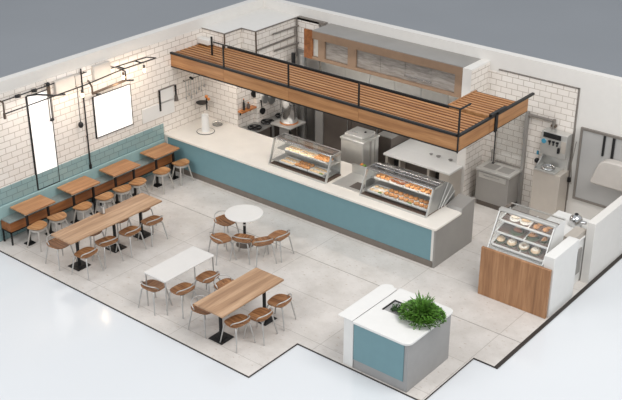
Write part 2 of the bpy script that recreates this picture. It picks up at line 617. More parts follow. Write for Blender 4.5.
MB().box(6.96, 7.0, 1.58, 2.68, z0, z1 + 0.06).box(7.0, 7.96, 1.575, 1.60, z1 - 0.1, z1 + 0.05).build('return_board', 'fascia_y', t)
for k in range(9):
    y = 0.43 + k * 0.125
    MB().box(0.0, 7.955, y, y + 0.07, z1 - 0.006, z1 + 0.008).build('slat', 'slat', t)
for k in range(9):
    y = 1.61 + k * 0.118
    MB().box(7.0, 7.955, y, y + 0.068, z1 + 0.036, z1 + 0.05).build('slat', 'slat', t)
for x in (0.05, 0.9, 1.74, 2.7, 3.67, 4.6, 5.57, 6.5, 7.3, 7.85):
    MB().box(x - 0.02, x + 0.02, 0.395, 1.54, z0 + 0.02, z1 - 0.05).build('joist', 'black_soft', t)
for x in (7.2, 7.8):
    MB().box(x - 0.02, x + 0.02, 1.6, 2.68, z0 + 0.06, z1 - 0.002).build('joist', 'black_soft', t)
MB().box(0.02, 7.94, 0.40, 1.54, z0, z0 + 0.012).build('soffit_board', 'black_soft', t)
MB().box(0.0, 7.955, 0.40, 1.54, z1 - 0.03, z1 - 0.006).build('gap_shade_board', 'gap_shade', t)  # dark sheet just under the slats, painted as the shade in their gaps
MB().box(7.0, 7.955, 1.60, 2.68, z1 + 0.012, z1 + 0.036).build('gap_shade_board', 'gap_shade', t)  # same painted gap shade under the return slats
MB().box(0.6, 7.4, 1.18, 1.24, -0.004, z0).build('added_glow_strip', 'bulb', t)  # added glowing strip, put in to brighten the kitchen
l = bpy.data.lights.new('canopy_fill_light', 'AREA')  # added fill light under the canopy for the kitchen behind the counter
l.shape = 'RECTANGLE'
l.size, l.size_y = 6.6, 0.08
l.energy = 38
l.color = (1.0, 0.95, 0.9)
lo = bpy.data.objects.new('canopy_fill_light', l)
COL.objects.link(lo)
lo.location = (4.0, 1.21, -0.02)
lo.rotation_euler = (0.5, 0, 0)
lo.parent = t
zt = 3.41 - 2.5
for x in xs[1:]:
    xx = min(x, 7.985)
    MB().box(xx - 0.016, xx + 0.016, 0.35, 0.38, z1 + 0.04, zt).build('hanger_post', 'black', t)
MB().box(0.86, 0.90, 0.86, 0.89, z1 + 0.012, 0.80).build('hanger_post', 'black', t)
MB().box(1.44, 8.0, 0.352, 0.378, zt - 0.012, zt + 0.012).box(7.975, 8.0, 0.36, 0.75, zt - 0.02, zt + 0.012).build('top_rail', 'black', t)
MB().box(7.96, 8.03, 1.55, 2.15, z1 + 0.045, z1 + 0.10).box(8.0, 8.03, 1.72, 1.82, 0.0, z1 + 0.08).build('bracket', 'black', t)
o = MB().tube([(8.02, 1.77, 2.6), (8.02, 1.77, 1.80)], 0.011).ell((8.02, 1.77, 1.80), 0.03, 0.03, 0.015).build('pull_cord', 'black')
tag(o, 'thin black pull cord hanging from the right side of the canopy', 'cord')

# ------------------------------------------------------------------ extraction hood at the back
t = thing('extraction_hood', 'long bronze-framed extraction hood with crinkled metal filters on the back wall', 'hood', (0, 0, 0))
MB().prism([(2.2, 3.19), (6.45, 3.19), (6.45, 3.21), (2.2, 3.21)], 2.98, 3.70, 'y').build('top_sheet', 'steel_dull', t)
fr = MB()
fr.box(2.2, 6.44, 2.98, 3.03, 3.0, 3.19)
fr.box(2.2, 6.44, 2.98, 3.03, 2.48, 2.56)
for a, b in ((2.38, 2.58), (3.28, 3.52), (6.25, 6.44)):
    fr.box(a, b, 2.98, 3.03, 2.56, 3.0)
fr.build('frame', 'hood_frame', t)
MB().box(1.94, 2.2, 2.98, 3.02, 2.48, 3.2).build('left_panel', 'bench_wood', t)
MB().box(2.2, 2.38, 3.02, 3.04, 2.56, 3.0).build('side_filler', 'steel_light', t)
for a, b in ((2.58, 3.28), (3.52, 4.2), (4.2, 4.9), (4.9, 5.6), (5.6, 6.25)):
    MB().box(a + 0.004, b - 0.004, 3.03, 3.05, 2.56, 3.0).build('filter', 'filter', t)
MB().box(4.88, 5.62, 2.995, 3.028, 2.64, 2.67).build('drip_tray', 'chrome', t)
MB().box(1.94, 6.44, 3.62, 3.70, 2.3, 3.19).build('back_plate', 'steel_dull', t)
w = thing('steel_wall_cladding', 'vertical stainless sheets on the wall under the extraction hood', 'wall cladding', (0, 0, 0))
MB().box(1.22, 1.93, 3.57, 3.598, 0.0, 2.4).build('sheet', 'steel_dull', w, 0.004)
for k in range(6):
    MB().box(1.95 + k * 0.75, 2.69 + k * 0.75, 3.66, 3.70, 0.95, 2.3).build('sheet', 'steel_light', w, 0.004)

# pipes on the chase and the tiled recess
t = thing('wall_pipe_run', 'grey and bronze pipework on the tiled corner chase above the canopy', 'pipes', (1.2, 2.05, 2.2))
MB().tube([(0.05, 0.57, .81), (0.05, 2.3, .79)], 0.022).build('pipe', 'pipe_grey', t)
MB().tube([(0.05, 0.0, .55), (0.05, 1.41, .57), (0.05, 1.41, .75)], 0.022).build('pipe', 'pipe_grey', t)
MB().tube([(0.05, 0.62, .37), (0.05, 1.66, .35)], 0.022).build('pipe', 'pipe_grey', t)
MB().tube([(0.01, 0.0, 0.3), (0.01, 0.0, 1.0)], 0.02).build('riser', 'bronze', t)
MB().tube([(0.03, 1.5, 0.0), (0.03, 1.5, 1.0)], 0.018).build('riser', 'pipe_grey', t)
MB().tube([(-0.46, -0.6, 1.0), (-0.46, -0.6, 0.5)], 0.018).build('riser', 'bronze', t)
MB().box(0.0, 0.9, 1.55, 1.66, 0.95, 1.02).build('shelf_edge', 'pipe_grey', t)
o = MB().box(0.012, 0.40, 1.24, 1.44, 2.88, 3.02).build('wall_box', 'white', None, 0.02)
tag(o, 'small white box in the corner just behind the left end of the canopy', 'box')

# ------------------------------------------------------------------ banquette and its tables
t = thing('banquette_bench', 'long wood-fronted banquette bench against the teal tiled wall', 'bench', (0, 0, 0))
MB().box(0.06, 0.375, -4.84, -0.12, 0.51, 0.545).build('seat_pad', 'grey_seat', t, 0.012)
MB().box(0.03, 0.075, -5.12, -0.06, 0.50, 0.80).build('back_ledge', 'teal_plain', t, 0.01)
MB().box(0.345, 0.385, -4.84, -0.12, 0.315, 0.515).box(0.06, 0.345, -4.84, -4.80, 0.315, 0.515).build('front_panel', 'bench_wood', t)
MB().box(0.34, 0.39, -4.85, -0.12, 0.29, 0.315).box(0.06, 0.39, -4.85, -4.80, 0.29, 0.315).build('rail', 'black', t)
for y in (-4.83, -3.6, -2.4, -1.2, -0.16):
    for x in (0.08, 0.365):
        MB().box(x - 0.015, x + 0.015, y - 0.015, y + 0.015, 0.0, 0.30).build('leg', 'black', t)

BT = [(-4.60, -3.84, 'small oak wall table at the left end of the banquette by the floor edge'),
      (-3.37, -2.58, 'small oak wall table under the tall lit panel, second from the left'),
      (-2.17, -1.38, 'small oak wall table below the square lit panel, third from the left'),
      (-0.93, -0.11, 'small oak wall table at the right end of the banquette beside the service counter')]
proto = None
for ya, yb, lab in BT:
    if proto is None:
        proto = thing('wall_table', lab, 'table', (0.38, (ya + yb) / 2, 0), 0, 'wall tables along the banquette')
        MB().box(-0.26, 0.27, -0.395, 0.395, 0.715, 0.75).build('table_top', 'bench_table_wood', proto, 0.006)
        MB().box(0.20, 0.24, -0.38, 0.38, 0.69, 0.715).build('top_rail', 'steel_light', proto)
        for y in (-0.33, 0.22):
            MB().box(0.19, 0.235, y - 0.02, y + 0.02, 0.02, 0.69).build('leg', 'black', proto)
            MB().box(0.11, 0.29, y - 0.09, y + 0.09, 0.0, 0.02).build('foot_plate', 'black', proto)
    else:
        copy_thing(proto, (0.38, (ya + yb) / 2, 0), 0, lab)


# ------------------------------------------------------------------ seats
def seat_mesh(rx, ry, zc, thick, back, tri=0.0):
    """dished saddle seat with rounded outline, higher at the back (+x)"""
    mb = MB()
    seg, rg = 28, 7
    top, bot = [], []
    for i in range(rg + 1):
        f = i / rg
        f = max(f, 0.02)
        a, b = [], []
        for k in range(seg):
            th = 2 * PI * k / seg
            c, s = math.cos(th), math.sin(th)
            e = 0.72
            px = math.copysign(abs(c) ** e, c) * rx * f
            py = math.copysign(abs(s) ** e, s) * ry * f * (1 + tri * px / rx)
            dz = 0.018 * (f * f) * abs(s) ** 2 - 0.02 * (1 - f * f) + back * max(0, px / rx) ** 2
            dz -= 0.015 * max(0, -px / rx) ** 3
            a.append((px, py, zc + dz))
            b.append((px * 0.985, py * 0.985, zc + dz - thick * (1 if f < 0.95 else 0.75)))
        top.append(a)
        bot.append(b)
    rings = [bot[i] for i in range(rg + 1)] + [top[i] for i in range(rg, -1, -1)]
    vs = mb.quad_grid(rings, closed_v=True)
    mb.bm.faces.new(list(reversed(vs[0])))
    mb.bm.faces.new(vs[-1])
    return mb


def arc_pts(cx, cy, rx, ry, a0, a1, z, n=14, rise=0.0):
    out = []
    for i in range(n + 1):
        a = a0 + (a1 - a0) * i / n
        h = math.sin(PI * i / n)
        out.append((cx + rx * math.cos(a), cy + ry * math.sin(a), z + rise * h ** 0.6))
    return out


def make_chair(label, group):
    t = thing('steel_chair', label, 'chair', (0, 0, 0), 0, group)
    seat_mesh(0.205, 0.225, 0.465, 0.028, 0.03, 0.08).build('seat', 'seat_wood', t, 0, True)
    for sx in (-1, 1):
        for sy in (-1, 1):
            MB().tube([(sx * 0.13, sy * 0.14, 0.43), (sx * 0.16, sy * 0.165, 0.40), (sx * 0.225, sy * 0.225, 0.0)], 0.017, 8, False, 0.012).build('leg', 'chair_steel', t, 0, True)
    lp = [(0.05, -0.205, 0.45)] + arc_pts(0.07, 0, 0.16, 0.20, -PI / 2, PI / 2, 0.50, 16, 0.09) + [(0.05, 0.205, 0.45)]
    MB().tube(lp, 0.011).build('backrest_loop', 'chair_steel', t, 0, True)
    MB().tube([(-0.13, -0.14, 0.425), (0.13, -0.14, 0.425), (0.13, 0.14, 0.425), (-0.13, 0.14, 0.425)], 0.010, 8, True).build('seat_frame', 'chair_steel', t, 0, True)
    return t


def make_stool(label, group):
    t = thing('wooden_stool', label, 'stool', (0, 0, 0), 0, group)
    seat_mesh(0.18, 0.20, 0.485, 0.03, 0.012, -0.15).build('seat', 'stool_wood', t, 0, True)
    ap = [(0.155 * math.cos(a), 0.172 * math.sin(a)) for a in [2 * PI * k / 24 for k in range(24)]]
    MB().prism(ap, 0.405, 0.452).build('apron', 'stool_steel', t, 0, True)
    for sx in (-1, 1):
        for sy in (-1, 1):
            MB().tube([(sx * 0.105, sy * 0.115, 0.43), (sx * 0.19, sy * 0.19, 0.0)], 0.021, 8, False, 0.014).build('leg', 'stool_steel', t, 0, True)
    return t


ST = [(0.84, -4.48, 0.2, 'wooden stool at the left end wall table, the one nearest the floor edge'),
      (0.83, -3.95, -0.1, 'wooden stool at the left end wall table, second from the floor edge'),
      (0.86, -3.28, 0.1, 'wooden stool at the wall table under the tall lit panel, left of two'),
      (0.86, -2.66, 0.0, 'wooden stool at the wall table under the tall lit panel, right of two'),
      (0.86, -2.14, -0.15, 'wooden stool at the wall table under the square lit panel, left of two'),
      (0.86, -1.68, 0.25, 'wooden stool at the wall table under the square lit panel, right of two'),
      (0.85, -0.92, 0.1, 'wooden stool second from the service counter along the banquette'),
      (0.86, -0.30, -0.1, 'wooden stool closest to the service counter along the banquette')]
p = None
for x, y, r, lab in ST:
    if p is None:
        p = make_stool(lab, 'stools along the banquette')
        p.location = (x, y, 0)
        p.rotation_euler = (0, 0, r)
    else:
        copy_thing(p, (x, y, 0), r, lab)

NEAR, FAR = 0.0, PI
CH = [  # long table
    (2.50, -4.58, NEAR + 0.15, 'steel chair on the open side of the long oak table, nearest the floor edge', 'chairs at the long table'),
    (2.45, -4.00, NEAR - 0.1, 'steel chair on the open side of the long oak table, second from the floor edge', 'chairs at the long table'),
    (2.49, -3.40, NEAR + 0.1, 'steel chair on the open side of the long oak table, third from the floor edge', 'chairs at the long table'),
    (2.49, -2.78, NEAR, 'steel chair on the open side of the long oak table, farthest from the floor edge', 'chairs at the long table'),
    (1.76, -4.66, FAR, 'steel wooden-seated chair poking out past the left end of the long oak table', 'chairs at the long table'),
    (1.84, -3.88, FAR, 'wooden-seated chair on the wall side of the long oak table, second from its left end', 'chairs at the long table'),
    (1.84, -3.14, FAR, 'wooden-seated chair on the wall side of the long oak table, third from its left end', 'chairs at the long table'),
    (1.84, -2.50, FAR, 'wooden-seated chair on the wall side of the long oak table at its right end', 'chairs at the long table'),
    # white table
    (4.50, -4.60, -PI / 2, 'steel wooden-seated chair pushed under the left end of the white rectangular table', 'chairs at the white table'),
    (5.00, -4.34, NEAR, 'steel wooden-seated chair on the near side of the white rectangular table, its left one', 'chairs at the white table'),
    (5.06, -3.72, NEAR + 0.1, 'steel wooden-seated chair on the near side of the white rectangular table, its right one', 'chairs at the white table'),
    # front table
    (5.78, -4.54, FAR, 'steel wooden-seated chair under the left corner of the front oak table', 'chairs at the front table'),
    (5.58, -3.72, FAR, 'steel chair mostly hidden behind the far side of the front oak table', 'chairs at the front table'),
    (6.56, -4.50, NEAR - 0.1, 'steel wooden-seated chair in front of the front oak table, left of the overlapping pair', 'chairs at the front table'),
    (6.74, -4.08, NEAR + 0.15, 'steel wooden-seated chair in front of the front oak table, right of the overlapping pair', 'chairs at the front table'),
    (6.70, -3.50, NEAR + 0.2, 'steel wooden-seated chair standing alone at the right end of the front oak table', 'chairs at the front table'),
    # round table
    (3.70, -1.78, PI * 0.95, 'steel wooden-seated chair behind the left side of the white round table', 'chairs at the round table'),
    (4.18, -2.42, -PI * 0.62, 'steel wooden-seated chair left of the white round table, in front of its edge', 'chairs at the round table'),
    (4.54, -2.12, -PI * 0.4, 'steel chair half under the white round table, between two other chairs', 'chairs at the round table'),
    (4.92, -1.98, -PI * 0.15, 'steel wooden-seated chair right of the white round table, the nearer of the overlapping pair', 'chairs at the round table'),
    (5.02, -1.58, 0.1, 'steel wooden-seated chair right of the white round table, the outermost on the right', 'chairs at the round table'),
]
p = None
for x, y, r, lab, grp in CH:
    if p is None:
        p = make_chair(lab, grp)
        p.location = (x, y, 0)
        p.rotation_euler = (0, 0, r)
    else:
        copy_thing(p, (x, y, 0), r, lab, grp)


# ------------------------------------------------------------------ tables in the room
def pedestal(t, x, y, base=0.22, h=0.70):
    MB().prism([(x - base, y - base), (x + base, y - base), (x + base, y + base), (x - base, y + base)], 0.0, 0.012).prism(
        [(x - base * .5, y - base * .5), (x + base * .5, y - base * .5), (x + base * .5, y + base * .5), (x - base * .5, y + base * .5)], 0.012, 0.022).build('base_plate', 'black', t, 0.004)
    MB().tube([(x, y, 0.02), (x, y, h)], 0.034, 14).build('post', 'black', t, 0, True)


t = thing('dining_table', 'long oak table on three black pedestals in the row nearest the banquette', 'table', (2.085, -3.6, 0))
MB().box(-0.315, 0.315, -1.24, 1.24, 0.715, 0.75).build('table_top', 'table_wood', t, 0.006)
for y in (-0.9, 0.08, 0.82):
    pedestal(t, 0.06, y, 0.17)
    MB().box(-0.2, 0.28, y - 0.03, y + 0.03, 0.695, 0.715).build('top_bracket', 'black', t)
o = thing('napkin_holder', 'small upright steel napkin holder standing on the long oak table', 'napkin holder', (1.87, -3.56, 0.75))
MB().box(-0.045, 0.045, -0.03, 0.03, 0.0, 0.012).build('base', 'steel', o)
MB().box(-0.045, 0.045, -0.03, -0.024, 0.0, 0.16).box(-0.045, 0.045, 0.024, 0.03, 0.0, 0.16).build('side_plate', 'steel', o)
MB().box(-0.04, 0.04, -0.022, 0.022, 0.012, 0.13).build('napkins', 'white', o)

t = thing('dining_table', 'short oak table on two black pedestals nearest the front floor edge', 'table', (6.22, -4.045, 0))
MB().box(-0.352, 0.352, -0.835, 0.835, 0.71, 0.75).build('table_top', 'table_wood', t, 0.008)
for x, y in ((0.0, -0.53), (0.20, 0.44)):
    pedestal(t, x, y, 0.17)
    MB().box(-0.22, 0.26, y - 0.03, y + 0.03, 0.69, 0.71).build('top_bracket', 'black', t)

t = thing('dining_table', 'white rectangular table on slim steel legs in the middle of the floor', 'table', (4.64, -4.03, 0))
MB().prism(text_free_round([(-0.295, -0.665), (0.295, -0.665), (0.295, 0.665), (-0.295, 0.665)], 0.03), 0.725, 0.75).build('table_top', 'table_white', t, 0.004)
for sx in (-1, 1):
    for sy in (-1, 1):
        MB().tube([(sx * 0.265, sy * 0.635, 0.0), (sx * 0.265, sy * 0.635, 0.725)], 0.014).build('leg', 'chair_steel', t)
MB().box(-0.265, 0.265, -0.64, -0.62, 0.70, 0.725).box(-0.265, 0.265, 0.62, 0.64, 0.70, 0.725).build('frame', 'chair_steel', t)

t = thing('round_table', 'white round table on a single dark pedestal in the middle of the floor', 'table', (4.157, -1.68, 0))
MB().lathe([(0.375, 0.725), (0.40, 0.73), (0.405, 0.74), (0.40, 0.75)], seg=48).build('table_top', 'corian', t, 0, False)
MB().tube([(0, 0, 0.03), (0, 0, 0.725)], 0.03, 14).build('post', 'black', t, 0, True)
MB().lathe([(0.19, 0.0), (0.19, 0.012), (0.05, 0.035)], seg=28).build('base_plate', 'steel_dark', t)
MB().lathe([(0.036, 0.46), (0.036, 0.50)], seg=14).build('collar', 'chrome', t)

# ------------------------------------------------------------------ left wall fittings
t = thing('lit_panel', 'tall narrow white lit panel in a black frame on the left wall', 'light panel', (0.012, 0, 0))
ya, yb, za, zb = -3.80, -3.20, 0.81, 2.98
MB().box(0.0, 0.016, ya + 0.02, yb - 0.02, za + 0.02, zb - 0.02).build('diffuser', 'lightbox', t)
MB().box(0, 0.022, ya - 0.015, ya + 0.025, za, zb).box(0, 0.022, yb - 0.016, yb, za, zb).box(0, 0.022, ya, yb, za - 0.01, za + 0.012).box(0, 0.022, ya, yb, zb - 0.016, zb).build('frame', 'black', t)
t = thing('lit_panel', 'squarish white lit panel in a thin black frame on the left wall', 'light panel', (0.012, 0, 0))
ya, yb, za, zb = -2.085, -0.965, 1.46, 2.46
MB().box(0.0, 0.016, ya + 0.02, yb - 0.015, za + 0.015, zb - 0.015).build('diffuser', 'lightbox', t)
MB().box(0, 0.022, ya, ya + 0.035, za, zb).box(0, 0.022, yb - 0.012, yb, za, zb).box(0, 0.022, ya, yb, za - 0.003, za + 0.012).box(0, 0.022, ya, yb, zb - 0.012, zb).build('frame', 'black', t)
t = thing('picture_light', 'bronze pipe light bar bracketed above the squarish lit panel', 'wall light', (0.012, 0, 0))
MB().tube([(0.25, -2.25, 2.65), (0.25, -1.28, 2.69)], 0.03).build('bar', 'bronze', t)
MB().tube([(0.0, -2.14, 2.86), (0.12, -2.2, 2.86), (0.25, -2.25, 2.80), (0.25, -2.25, 2.63)], 0.022).build('bracket', 'bronze', t)
MB().tube([(0.25, -1.28, 2.69), (0.25, -1.28, 2.9), (0.0, -1.28, 2.92)], 0.018).build('bracket', 'black', t)
MB().tube([(0.25, -2.25, 2.65), (0.2, -2.0, 2.56), (0.06, -2.0, 2.5)], 0.013).tube([(0.25, -1.28, 2.68), (0.3, -1.1, 2.65)], 0.02).build('arm', 'black', t)
t = thing('swing_arm_lamp', 'black and bronze swing arm rods at the top right of the tall lit panel', 'wall light', (0.012, 0, 0))
MB().tube([(0.05, -3.79, 3.0), (0.25, -3.7, 3.05), (0.35, -3.35, 2.95), (0.3, -3.02, 2.87)], 0.02).build('bar', 'black', t)
MB().tube([(0.1, -3.28, 3.08), (0.1, -3.28, 2.85)], 0.04).build('joint', 'bronze', t)
MB().tube([(0.1, -3.32, 2.86), (0.1, -3.32, 2.33)], 0.014).tube([(0.1, -3.24, 2.86), (0.1, -3.24, 2.33)], 0.014).build('rod', 'pipe_grey', t)
MB().ell((0.1, -3.28, 2.32), 0.04, 0.06, 0.035).build('end_cap', 'black', t)
MB().ell((0.1, -3.28, 3.12), 0.045, 0.045, 0.05).tube([(0.0, -3.28, 3.12), (0.1, -3.28, 3.12)], 0.014).build('mount', 'black', t)

t = thing('light_rack', 'black pipe lighting rack running along the top of the left tiled wall', 'light rack', (0, 0, 0))
MB().tube([(0.06, -4.45, 3.06), (0.06, -2.2, 3.09)], 0.013).build('pipe', 'black', t)
MB().tube([(0.55, -4.72, 3.0), (0.55, -2.65, 3.03), (0.45, -1.5, 3.05), (0.45, -0.5, 3.05)], 0.014).build('pipe', 'black', t)
MB().tube([(0.2, -1.62, 3.05), (0.25, -0.6, 3.05), (0.45, -0.5, 3.05)], 0.014).build('pipe', 'black', t)
for y, a, b in ((-1.45, 0.2, 0.45), (-0.95, 0.23, 0.45)):
    MB().tube([(a, y, 3.05), (b, y, 3.05)], 0.016).build('crossbar', 'black', t)
MB().tube([(0.0, -4.42, 3.06), (0.15, -4.45, 3.06), (0.3, -4.55, 3.03), (0.55, -4.72, 3.0)], 0.02).tube([(0.55, -4.72, 3.02), (0.55, -4.72, 2.9)], 0.028).build('bracket', 'bronze', t)
MB().tube([(0.012, -1.55, 3.05), (0.45, -1.5, 3.05)], 0.014).tube([(0.0, -2.25, 3.09), (0.06, -2.25, 3.09)], 0.014).tube([(0.012, -3.3, 3.075), (0.06, -3.3, 3.075)], 0.012).build('bracket', 'pipe_grey', t)
for y in (-4.08, -3.66):
    s = MB().tube([(0.06, y, 3.07), (0.14, y + 0.05, 3.09)], 0.035, 12, False, 0.045).build('spot_head', 'black', t)
for i, (x, y, z) in enumerate(((0.45, -1.5, 3.05), (0.45, -0.88, 3.05), (0.55, -2.75, 3.02))):
    lab = ['small glowing pendant bulb hanging from the light rack above the squarish lit panel',
           'small glowing pendant bulb hanging near the right end of the light rack',
           'small glowing pendant bulb hanging from the light rack right of the tall lit panel'][i]
    b = thing('pendant_bulb', lab, 'light bulb', (x, y, z), 0, 'bulbs on the light rack')
    MB().tube([(0, 0, -0.01), (0, 0, -0.08)], 0.004).build('cord', 'black', b)
    MB().tube([(0, 0, -0.07), (0, 0, -0.14)], 0.026).build('socket', 'black' if i else 'bronze', b)
    MB().ell((0, 0, -0.19), 0.035, 0.035, 0.055).build('bulb', 'bulb', b, 0, True)
    l = bpy.data.lights.new('bulb_light', 'POINT')
    l.energy = 4
    l.color = (1.0, 0.74, 0.48)
    l.shadow_soft_size = 0.06
    lo = bpy.data.objects.new('bulb_light', l)
    COL.objects.link(lo)
    lo.location = (0, 0, -0.32)
    lo.parent = b
for y in (-3.4, -1.5):
    l = bpy.data.lights.new('wall_fill_light', 'AREA')  # added warm area light with no fixture, brightens the left wall
    l.shape = 'RECTANGLE'
    l.size, l.size_y = 2.0, 0.12
    l.energy = 8
    l.color = (1.0, 0.88, 0.78)
    lo = bpy.data.objects.new('wall_fill_light', l)
    COL.objects.link(lo)
    lo.location = (0.62, y, 2.98)
    lo.rotation_euler = Vector((-0.75, 0, -1.0)).to_track_quat('-Z', 'Y').to_euler()
    lo.rotation_euler = (Matrix(((0, -0.8, 0.6), (1, 0, 0), (0, 0.6, 0.8)))).to_euler()
BX = [(-3.08, -2.56, 2.80, 3.12, 'wide white box mounted high on the wall right of the tall lit panel'),
      (-2.54, -2.40, 2.88, 3.10, 'narrow white box mounted high on the wall beside the black vertical rod'),
      (-2.02, -1.55, 2.82, 3.17, 'white box mounted high on the wall above the squarish lit panel')]
for ya, yb, za, zb, lab in BX:
    o = MB().box(0.012, 0.10, ya, yb, za, zb).build('wall_box', 'beige_box', None, 0.008)
    tag(o, lab, 'box', 'boxes high on the left wall')
t = thing('pendant_lamp', 'black ball pendant on a cord between the two lit panels', 'lamp', (0.14, -2.56, 0))
MB().tube([(0, 0, 2.86), (0, 0, 2.05)], 0.009).build('cord', 'black', t)
MB().ell((0, 0, 1.98), 0.06, 0.06, 0.075).build('shade', 'black', t, 0, True)
MB().tube([(-0.14, 0.02, 2.86), (0, 0, 2.86), (0.1, -0.06, 2.84)], 0.012).build('arm', 'pipe_grey', t)
t = thing('vertical_rod', 'long black vertical rod on the tiled wall left of the squarish lit panel', 'rod', (0.05, -2.34, 0))
MB().tube([(0, 0, 3.2), (0, 0, 0.85)], 0.016).build('rod', 'black', t)
MB().tube([(0, 0, 0.92), (0, 0, 0.82)], 0.032).build('foot', 'black', t)
MB().tube([(-0.04, 0, 2.9), (0, 0, 2.9)], 0.012).tube([(-0.04, 0, 1.6), (0, 0, 1.6)], 0.012).build('bracket', 'black', t)

t = thing('white_board', 'white board with black side bar on the tiled wall beside the service counter', 'board', (0.012, 0, 0))
MB().box(0, 0.02, -0.67, 0.36, 1.37, 1.72).box(0, 0.02, -0.1, 0.36, 1.70, 2.04).build('board', 'corian', t)
MB().box(0.02, 0.045, -0.125, -0.085, 1.53, 2.05).build('side_bar', 'black', t)
MB().box(0.0, 0.04, -0.12, 0.4, 2.04, 2.06).build('top_bar', 'pipe_grey', t)
t = thing('hanging_brush', 'dark brush hanging at the right edge of the white board', 'brush', (0.04, 0.43, 0))
MB().tube([(0, 0, 2.03), (0.0, 0, 1.80)], 0.022).build('handle', 'black', t)
MB().lathe([(0.03, 1.80), (0.05, 1.68), (0.055, 1.64)], seg=12).build('head', 'steel_dark', t)
MB().tube([(-0.028, 0, 2.02), (0.0, 0, 2.02)], 0.03).build('hook', 'black', t)
t = thing('utensil_rail', 'thin dark wall rail for hanging kitchen utensils left of the corner', 'rail', (0, 0, 0))
MB().tube([(0.06, 0.70, 2.06), (0.06, 1.44, 2.06)], 0.01).build('rail', 'pipe_grey', t)
MB().tube([(0.012, 0.95, 2.08), (0.1, 0.95, 2.06)], 0.03).build('bracket', 'black', t)
MB().tube([(0.012, 1.38, 2.06), (0.06, 1.38, 2.06)], 0.02).tube([(0.012, 0.72, 2.06), (0.06, 0.72, 2.06)], 0.012).build('bracket', 'bronze', t)
UT = ['steel ladle', 'steel spatula', 'steel whisk', 'steel slotted spoon', 'steel tongs', 'steel skimmer', 'steel fork', 'steel spoon']
for i, nm in enumerate(UT):
    y = 0.745 + i * 0.088 + (0.012 if i % 2 else 0)
    ln = [0.47, 0.40, 0.50, 0.38, 0.44, 0.36, 0.42, 0.33][i]
    u = thing(nm.replace('steel ', '').replace(' ', '_'), 'thin %s hanging on the wall utensil rail, number %d from its left end' % (nm, i + 1), 'utensil', (0.06, y, 2.05), 0, 'utensils on the wall rail')
    MB().tube([(0, 0, 0.0), (0, 0, -ln + 0.08)], 0.007).build('handle', 'steel', u)
    MB().ell((0, 0, -ln + 0.04), 0.012, 0.02 + 0.006 * (i % 3), 0.045).build('head', 'steel', u, 0, True)

# things on the left end of the counter
t = thing('paper_towel_stand', 'white tapered cylinder on a round dark-rimmed disc on the counter\'s left end', 'stand', (0.70, 0.72, 0.91))
MB().lathe([(0.21, 0.0), (0.215, 0.012), (0.20, 0.018)], seg=40).build('disc', 'counter', t)
MB().torus((0, 0, 0.008), 0.216, 0.009, 40, 6).build('rim', 'black', t)
MB().lathe([(0.10, 0.018), (0.085, 0.41), (0.08, 0.45)], seg=28).build('body', 'corian', t, 0, False)
t = thing('frying_pan', 'black frying pan with orange knobs hanging on the wall at the counter\'s left end', 'pan', (0.16, 1.17, 1.36))
MB().lathe([(0.10, 0.0), (0.145, 0.035), (0.15, 0.045)], seg=28).build('pan', 'black', t)
MB().tube([(0.1, 0.06, -0.14), (0.1, 0.06, 0.16)], 0.018).build('handle', 'black', t)
MB().ell((0.1, 0.06, 0.20), 0.045, 0.045, 0.04).ell((0.13, 0.10, 0.13), 0.045, 0.045, 0.035).build('knob', 'orange', t, 0, True)
MB().tube([(-0.148, 0.0, 0.03), (-0.05, 0.0, 0.03)], 0.012).build('wall_hook', 'black', t)
t = thing('glass_bowl', 'clear shallow glass bowl on the counter near the tiled corner', 'bowl', (0.62, 1.22, 0.91))
MB().lathe([(0.09, 0.0), (0.14, 0.04), (0.145, 0.07), (0.135, 0.07), (0.08, 0.012)], seg=32).build('bowl', 'frost', t, 0, True)
MB().torus((0, 0, 0.012), 0.115, 0.010, 32, 6).build('foot_ring', 'steel_dull', t)

# shelf with pans on the chase
t = thing('wall_shelf', 'small orange wooden shelf on the tiled side of the corner chase', 'shelf', (1.09, 1.73, 1.28))
MB().box(0.0, 0.16, -0.27, 0.25, 0.0, 0.035).build('board', 'board_wood', t)
MB().box(0.0, 0.02, -0.2, -0.17, -0.1, 0.0).box(0.0, 0.02, 0.15, 0.18, -0.1, 0.0).build('bracket', 'black', t)
BO = [(1.6, 0.30, 0.03, 'tall dark bottle on the small orange wall shelf', 'black_soft'), (1.76, 0.16, 0.04, 'short dark jar in the middle of the small orange wall shelf', 'steel_dark')]
for y, h, r, lab, mt in BO:
    b = thing('bottle', lab, 'bottle', (1.17, y, 1.315))
    MB().lathe([(r, 0), (r, h * 0.6), (r * 0.45, h * 0.75), (r * 0.45, h * 0.92)], seg=16).build('body', mt, b, 0, False)
    MB().lathe([(r * 0.5, h * 0.92), (r * 0.5, h)], seg=12).build('cap', 'orange', b)
PN = [(2.02, 1.62, 0.10, 'dark frying pan hanging on the chase above the wall shelf', 1.09), (2.30, 1.42, 0.11, 'steel saucepan hanging at the middle of the corner chase', 1.19),
      (2.55, 1.34, 0.12, 'steel lidded saucepan hanging nearest the flue on the corner chase', 1.19), (2.2, 1.13, 0.085, 'small black pan hanging lowest on the corner chase', 1.19)]
